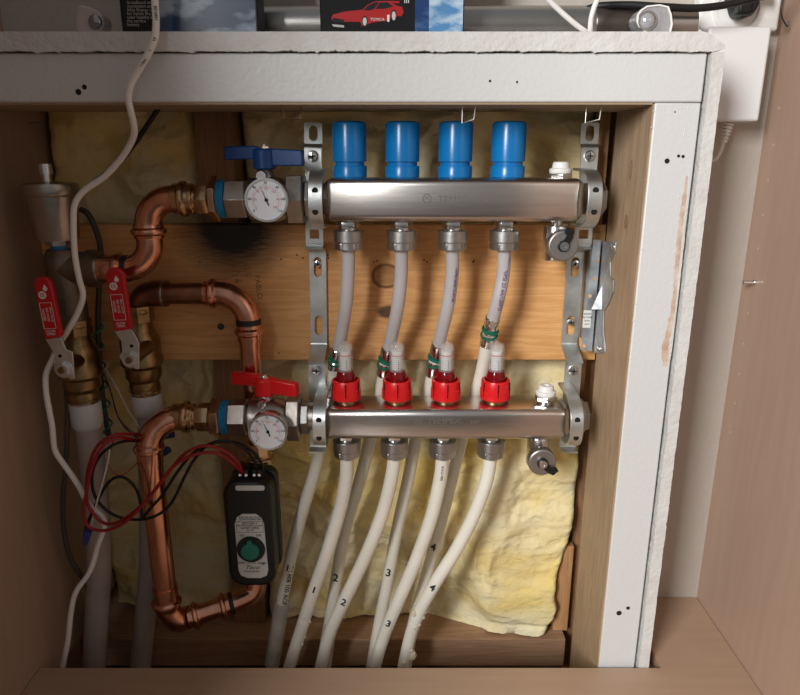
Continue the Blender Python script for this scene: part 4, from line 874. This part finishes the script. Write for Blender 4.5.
car_poly([Z4(*q) for q in ((283, 62), (290, 50), (330, 40), (390, 34), (410, 16), (435, 4), (480, 3), (512, 20), (530, 24), (534, 44), (528, 56), (512, 56), (505, 70), (492, 60), (478, 72), (428, 78), (410, 84), (402, 96), (388, 90), (383, 76), (340, 76), (300, 78), (286, 74))], crm)
car_poly([Z4(*q) for q in ((395, 34), (412, 18), (436, 7), (450, 8), (430, 32), (410, 37))], drk, .0005); car_poly([Z4(*q) for q in ((436, 31), (452, 9), (478, 7), (498, 22), (470, 30))], drk, .0005)
car_poly([Z4(*q) for q in ((478, 3), (520, 4), (519, 12), (484, 9))], crm, .0004)
car_poly([Z4(*q) for q in ((288, 62), (328, 68), (326, 80), (286, 76))], drk, .0005)
car_poly([Z4(*q) for q in ((284, 84), (326, 88), (328, 96), (290, 93))], M_GREY, .0004)
for cx_, cy_, rx_, ry_ in ((399, 75, 10, 20), (500, 55, 9, 22)):
    for f_, m_, d_ in ((1, drk, .0006), (.72, M_LABELW, .0008)): car_poly([Z4(cx_+rx_*f_*math.cos(a*PI/8), cy_+ry_*f_*math.sin(a*PI/8)) for a in range(16)], m_, d_)
text('TOMICA', .0030, basis(P(*Z4(443, 68), Yb-.0006), *XZ), M_PAPER, bx, 'lettering'); text('III', .006, basis(P(*Z4(545, 2), Yb-.0006), *XZ), M_PAPER, bx, 'lettering')
car_poly([Z4(*q) for q in ((477, 52), (485, 51), (485, 76), (477, 76))], M_PAPER, .0006)
for v in (52, 60): pass
# metal tube lying on the ledge
Yt = .650; rt_ = .0165
mt = thing('metal_tube', (0, Yt, ZT), 'dull grey metal tube with dark end lying along the ledge behind the boxes', 'tube')
MB().lathe([(rt_*.8, 0), (rt_, .001), (rt_, .40), (rt_*.8, .401)], (on_ledge(250, Yt)-.004, Yt, ZT+rt_), 'X', 40).build('tube_body', mat('dull_grey_tube', (.40, .39, .37), .28, .95, .05, 60, stretch=(1, 10, 10)), mt)
tag(MB().lathe([(rt_*1.0, 0), (rt_*1.03, .001), (rt_*1.03, .066), (rt_*.9, .067)], (on_ledge(592, Yt), Yt, ZT+rt_*1.03), 'X', 40).build('end_sleeve', mat('dark_bronze_tube', (.12, .095, .08), .3, .8), mt), 'dark brown end sleeve')
# two teardrop lights
def lamp(ua, va, Y, flip, label, pm):
    t = thing('spot_lamp', P(ua, 30, Y), label, 'lamp')
    Q = lambda x, y: P(x/7.27, y/7.27, Y)
    pts = [(560, 240), (555, 215), (540, 150), (545, 80), (560, 30), (580, 12), (640, 28), (700, 50), (740, 90), (752, 150), (735, 200), (700, 240)]
    dz = Vector((0, 0, ZT+.0003-min(Q(*q).z for q in pts)))
    MB().prism([Q(*q)+dz for q in pts], (0, .018, 0)).build('housing', pm, t, bevel=.0015)
    lc = Q(692, 140)+dz
    MB().lathe([(.0058, -.0004), (.0054, -.0014), (.003, -.0032), (0, -.0038)], lc, 'Y', 24).build('lens', mat('lamp_lens', (.30, .30, .31), .1, .8), t)
lamp(88, 17, .600, False, 'small grey teardrop spot lamp at the left end of the ledge', mat('grey_lamp_plastic', (.52, .44, .42), .4))
def lamp2():
    Y = .612; t = thing('spot_lamp', P(655, 30, Y), 'silvery rounded spot lamp near the right end of the ledge', 'lamp')
    Q = lambda x, y: P(630+x*170/738, y*160/695, Y)
    pts = [(30, 60), (33, 30), (50, 8), (75, -8), (130, -14), (170, -5), (183, 30), (187, 75), (180, 105), (165, 130), (148, 134), (110, 128), (65, 106), (40, 85)]
    dz = ZT+.0003-min(Q(*q).z for q in pts)
    MB().prism([Q(*q)+Vector((0, 0, dz)) for q in pts], (0, .020, 0)).build('housing', mat('silver_lamp_plastic', (.42, .42, .44), .3, .25, .9, 60, .25, 120), t, bevel=.0012)
    plate('rim', [(Q(*q).x, Q(*q).z+dz) for q in pts], [[((Q(*q).x-Q(110, 60).x)*.91+Q(110, 60).x, (Q(*q).z-Q(110, 60).z)*.91+Q(110, 60).z+dz) for q in pts]], .0012, basis((0, Y-.0003, 0), *XZ), M_WHITE, t)
    lc = Q(78, 58)+Vector((0, 0, dz)); MB().lathe([(.0066, -.0004), (.0060, -.0014), (.0035, -.0032), (0, -.004)], lc, 'Y', 24).build('lens', mat('clear_lamp_lens', (.55, .56, .58), .12, .5), t)
    MB().lathe([(.0082, 0), (.0080, -.0014), (.0066, -.0014), (.0064, 0)], lc, 'Y', 24).build('lens_ring', M_CHROMED, t)
lamp2()
# thin white and black cables at the ledge
cable('white_cable', [(530, -25, .60), (545, -4, .602), (560, 11, .604), (575, 24, .606), (588, 34, .612), (592, 42, .64)], .0022, M_CABLE, 'thin white cable slanting down right onto the ledge')
cable('white_cable', [(604, -25, .604), (599, -5, .604), (594, 8, .604), (591, 20, .606), (591, 33, .612), (597, 42, .64)], .0022, M_CABLE, 'thin white cable rising straight up right of the slanting one')
cable('white_cable', [(664, 8, .640), (678, 18, .640), (690, 26, .640), (700, 33, .640), (712, 44, .650)], .0022, M_CABLE, 'thin white cable between silvery lamp and power adapter')
cable('black_cable', [(585, 10, .645), (600, 6, .640), (630, 5, .634), (665, 7, .628), (700, 8, .626), (735, 3, .625), (765, -6, .625), (800, -25, .625)], .0032, M_BLACK, 'thick black cable sweeping across the top right corner')
# ---- wall socket, black plug, adapter
so = thing('wall_socket', P(735, 10, .69), 'white wall socket plate with round recess behind the adapter', 'socket')
xs0, xs1 = P(694, 20, .685).x, P(782, 20, .672).x
zs0 = P(0, 31, .676).z
MB().box(xs0, min(xs1, XR-.003), .676, BACKW, zs0, zs0+.085).build('plate', M_WHITE, so, bevel=.003, seg=3)
sc0 = P(738, 8, .676)
plate('socket_ring', circ(0, 0, .0235, 36), [circ(0, 0, .0195, 36)], .003, basis(sc0, *XZ), M_WHITE, so, .0006)
pg = thing('power_plug', P(745, 5, .66), 'black power plug pushed into the white wall socket', 'plug')
pc = P(735, 6, .674)
MB().lathe([(.013, 0), (.013, -.010), (.010, -.018)], pc+Vector((.004, 0, 0)), 'Y', 8).box(pc.x-.014, pc.x+.006, .655, .668, pc.z+.001, pc.z+.009).box(pc.x+.004, pc.x+.024, .654, .668, pc.z+.003, pc.z+.013).box(pc.x-.006, pc.x+.006, .652, .668, pc.z-.011, pc.z+.009).build('plug_body', M_BLACK, pg, bevel=.002)
ad = thing('power_adapter', P(740, 120, .655), 'white plug-in power adapter box beside the ragged drywall corner', 'adapter')
Ya = .652
fo = [P(715, 27, Ya), P(770, 26, Ya), P(757, 121, Ya), P(717, 122.5, Ya)]
zt_a, zb_a = P(0, 26, Ya).z, P(0, 121.5, Ya).z; xa0, xa1 = P(714, 26, Ya).x-.0, P(770, 26, Ya).x-.001; 
MB().box(xa0-.004, xa1+.0035, Ya, BACKW-.0165, zb_a, zt_a).build('case', M_ADPT, ad, bevel=.0028, seg=4)
MB().box(xa0+.010, xa1-.010, BACKW-.0165, BACKW-.0001, zb_a+.02, zs0-.0005).build('rear_block', M_ADPT, ad)
sr = MB(); a, b = P(729, 121, .668), P(723, 143, .668); d = (b-a).normalized()
for k in range(7): sr.lathe([(.0052-.0003*k, 0), (.0052-.0003*k, .0020)], a+d*(.0031*k-.001), d, 16)
sr.cyl(a, b, .0024, 14); sr.build('strain_relief', M_WHITE, ad)
MB().tube([b-d*.002, P(720, 152, .668), P(714, 160, .670), P(704, 160, .674), P(690, 158, .680)], .0019, 12).build('cord', M_CABLE, ad)
cable('plug_clip', [(784, -2, .664), (781, 8, .664), (782, 17, .664), (786, 25, .664), (788, 26, .664), (789, 21, .664)], .0006, M_BLACK, 'thin black wire squiggle beside the white wall socket', 'wire', seg=6)
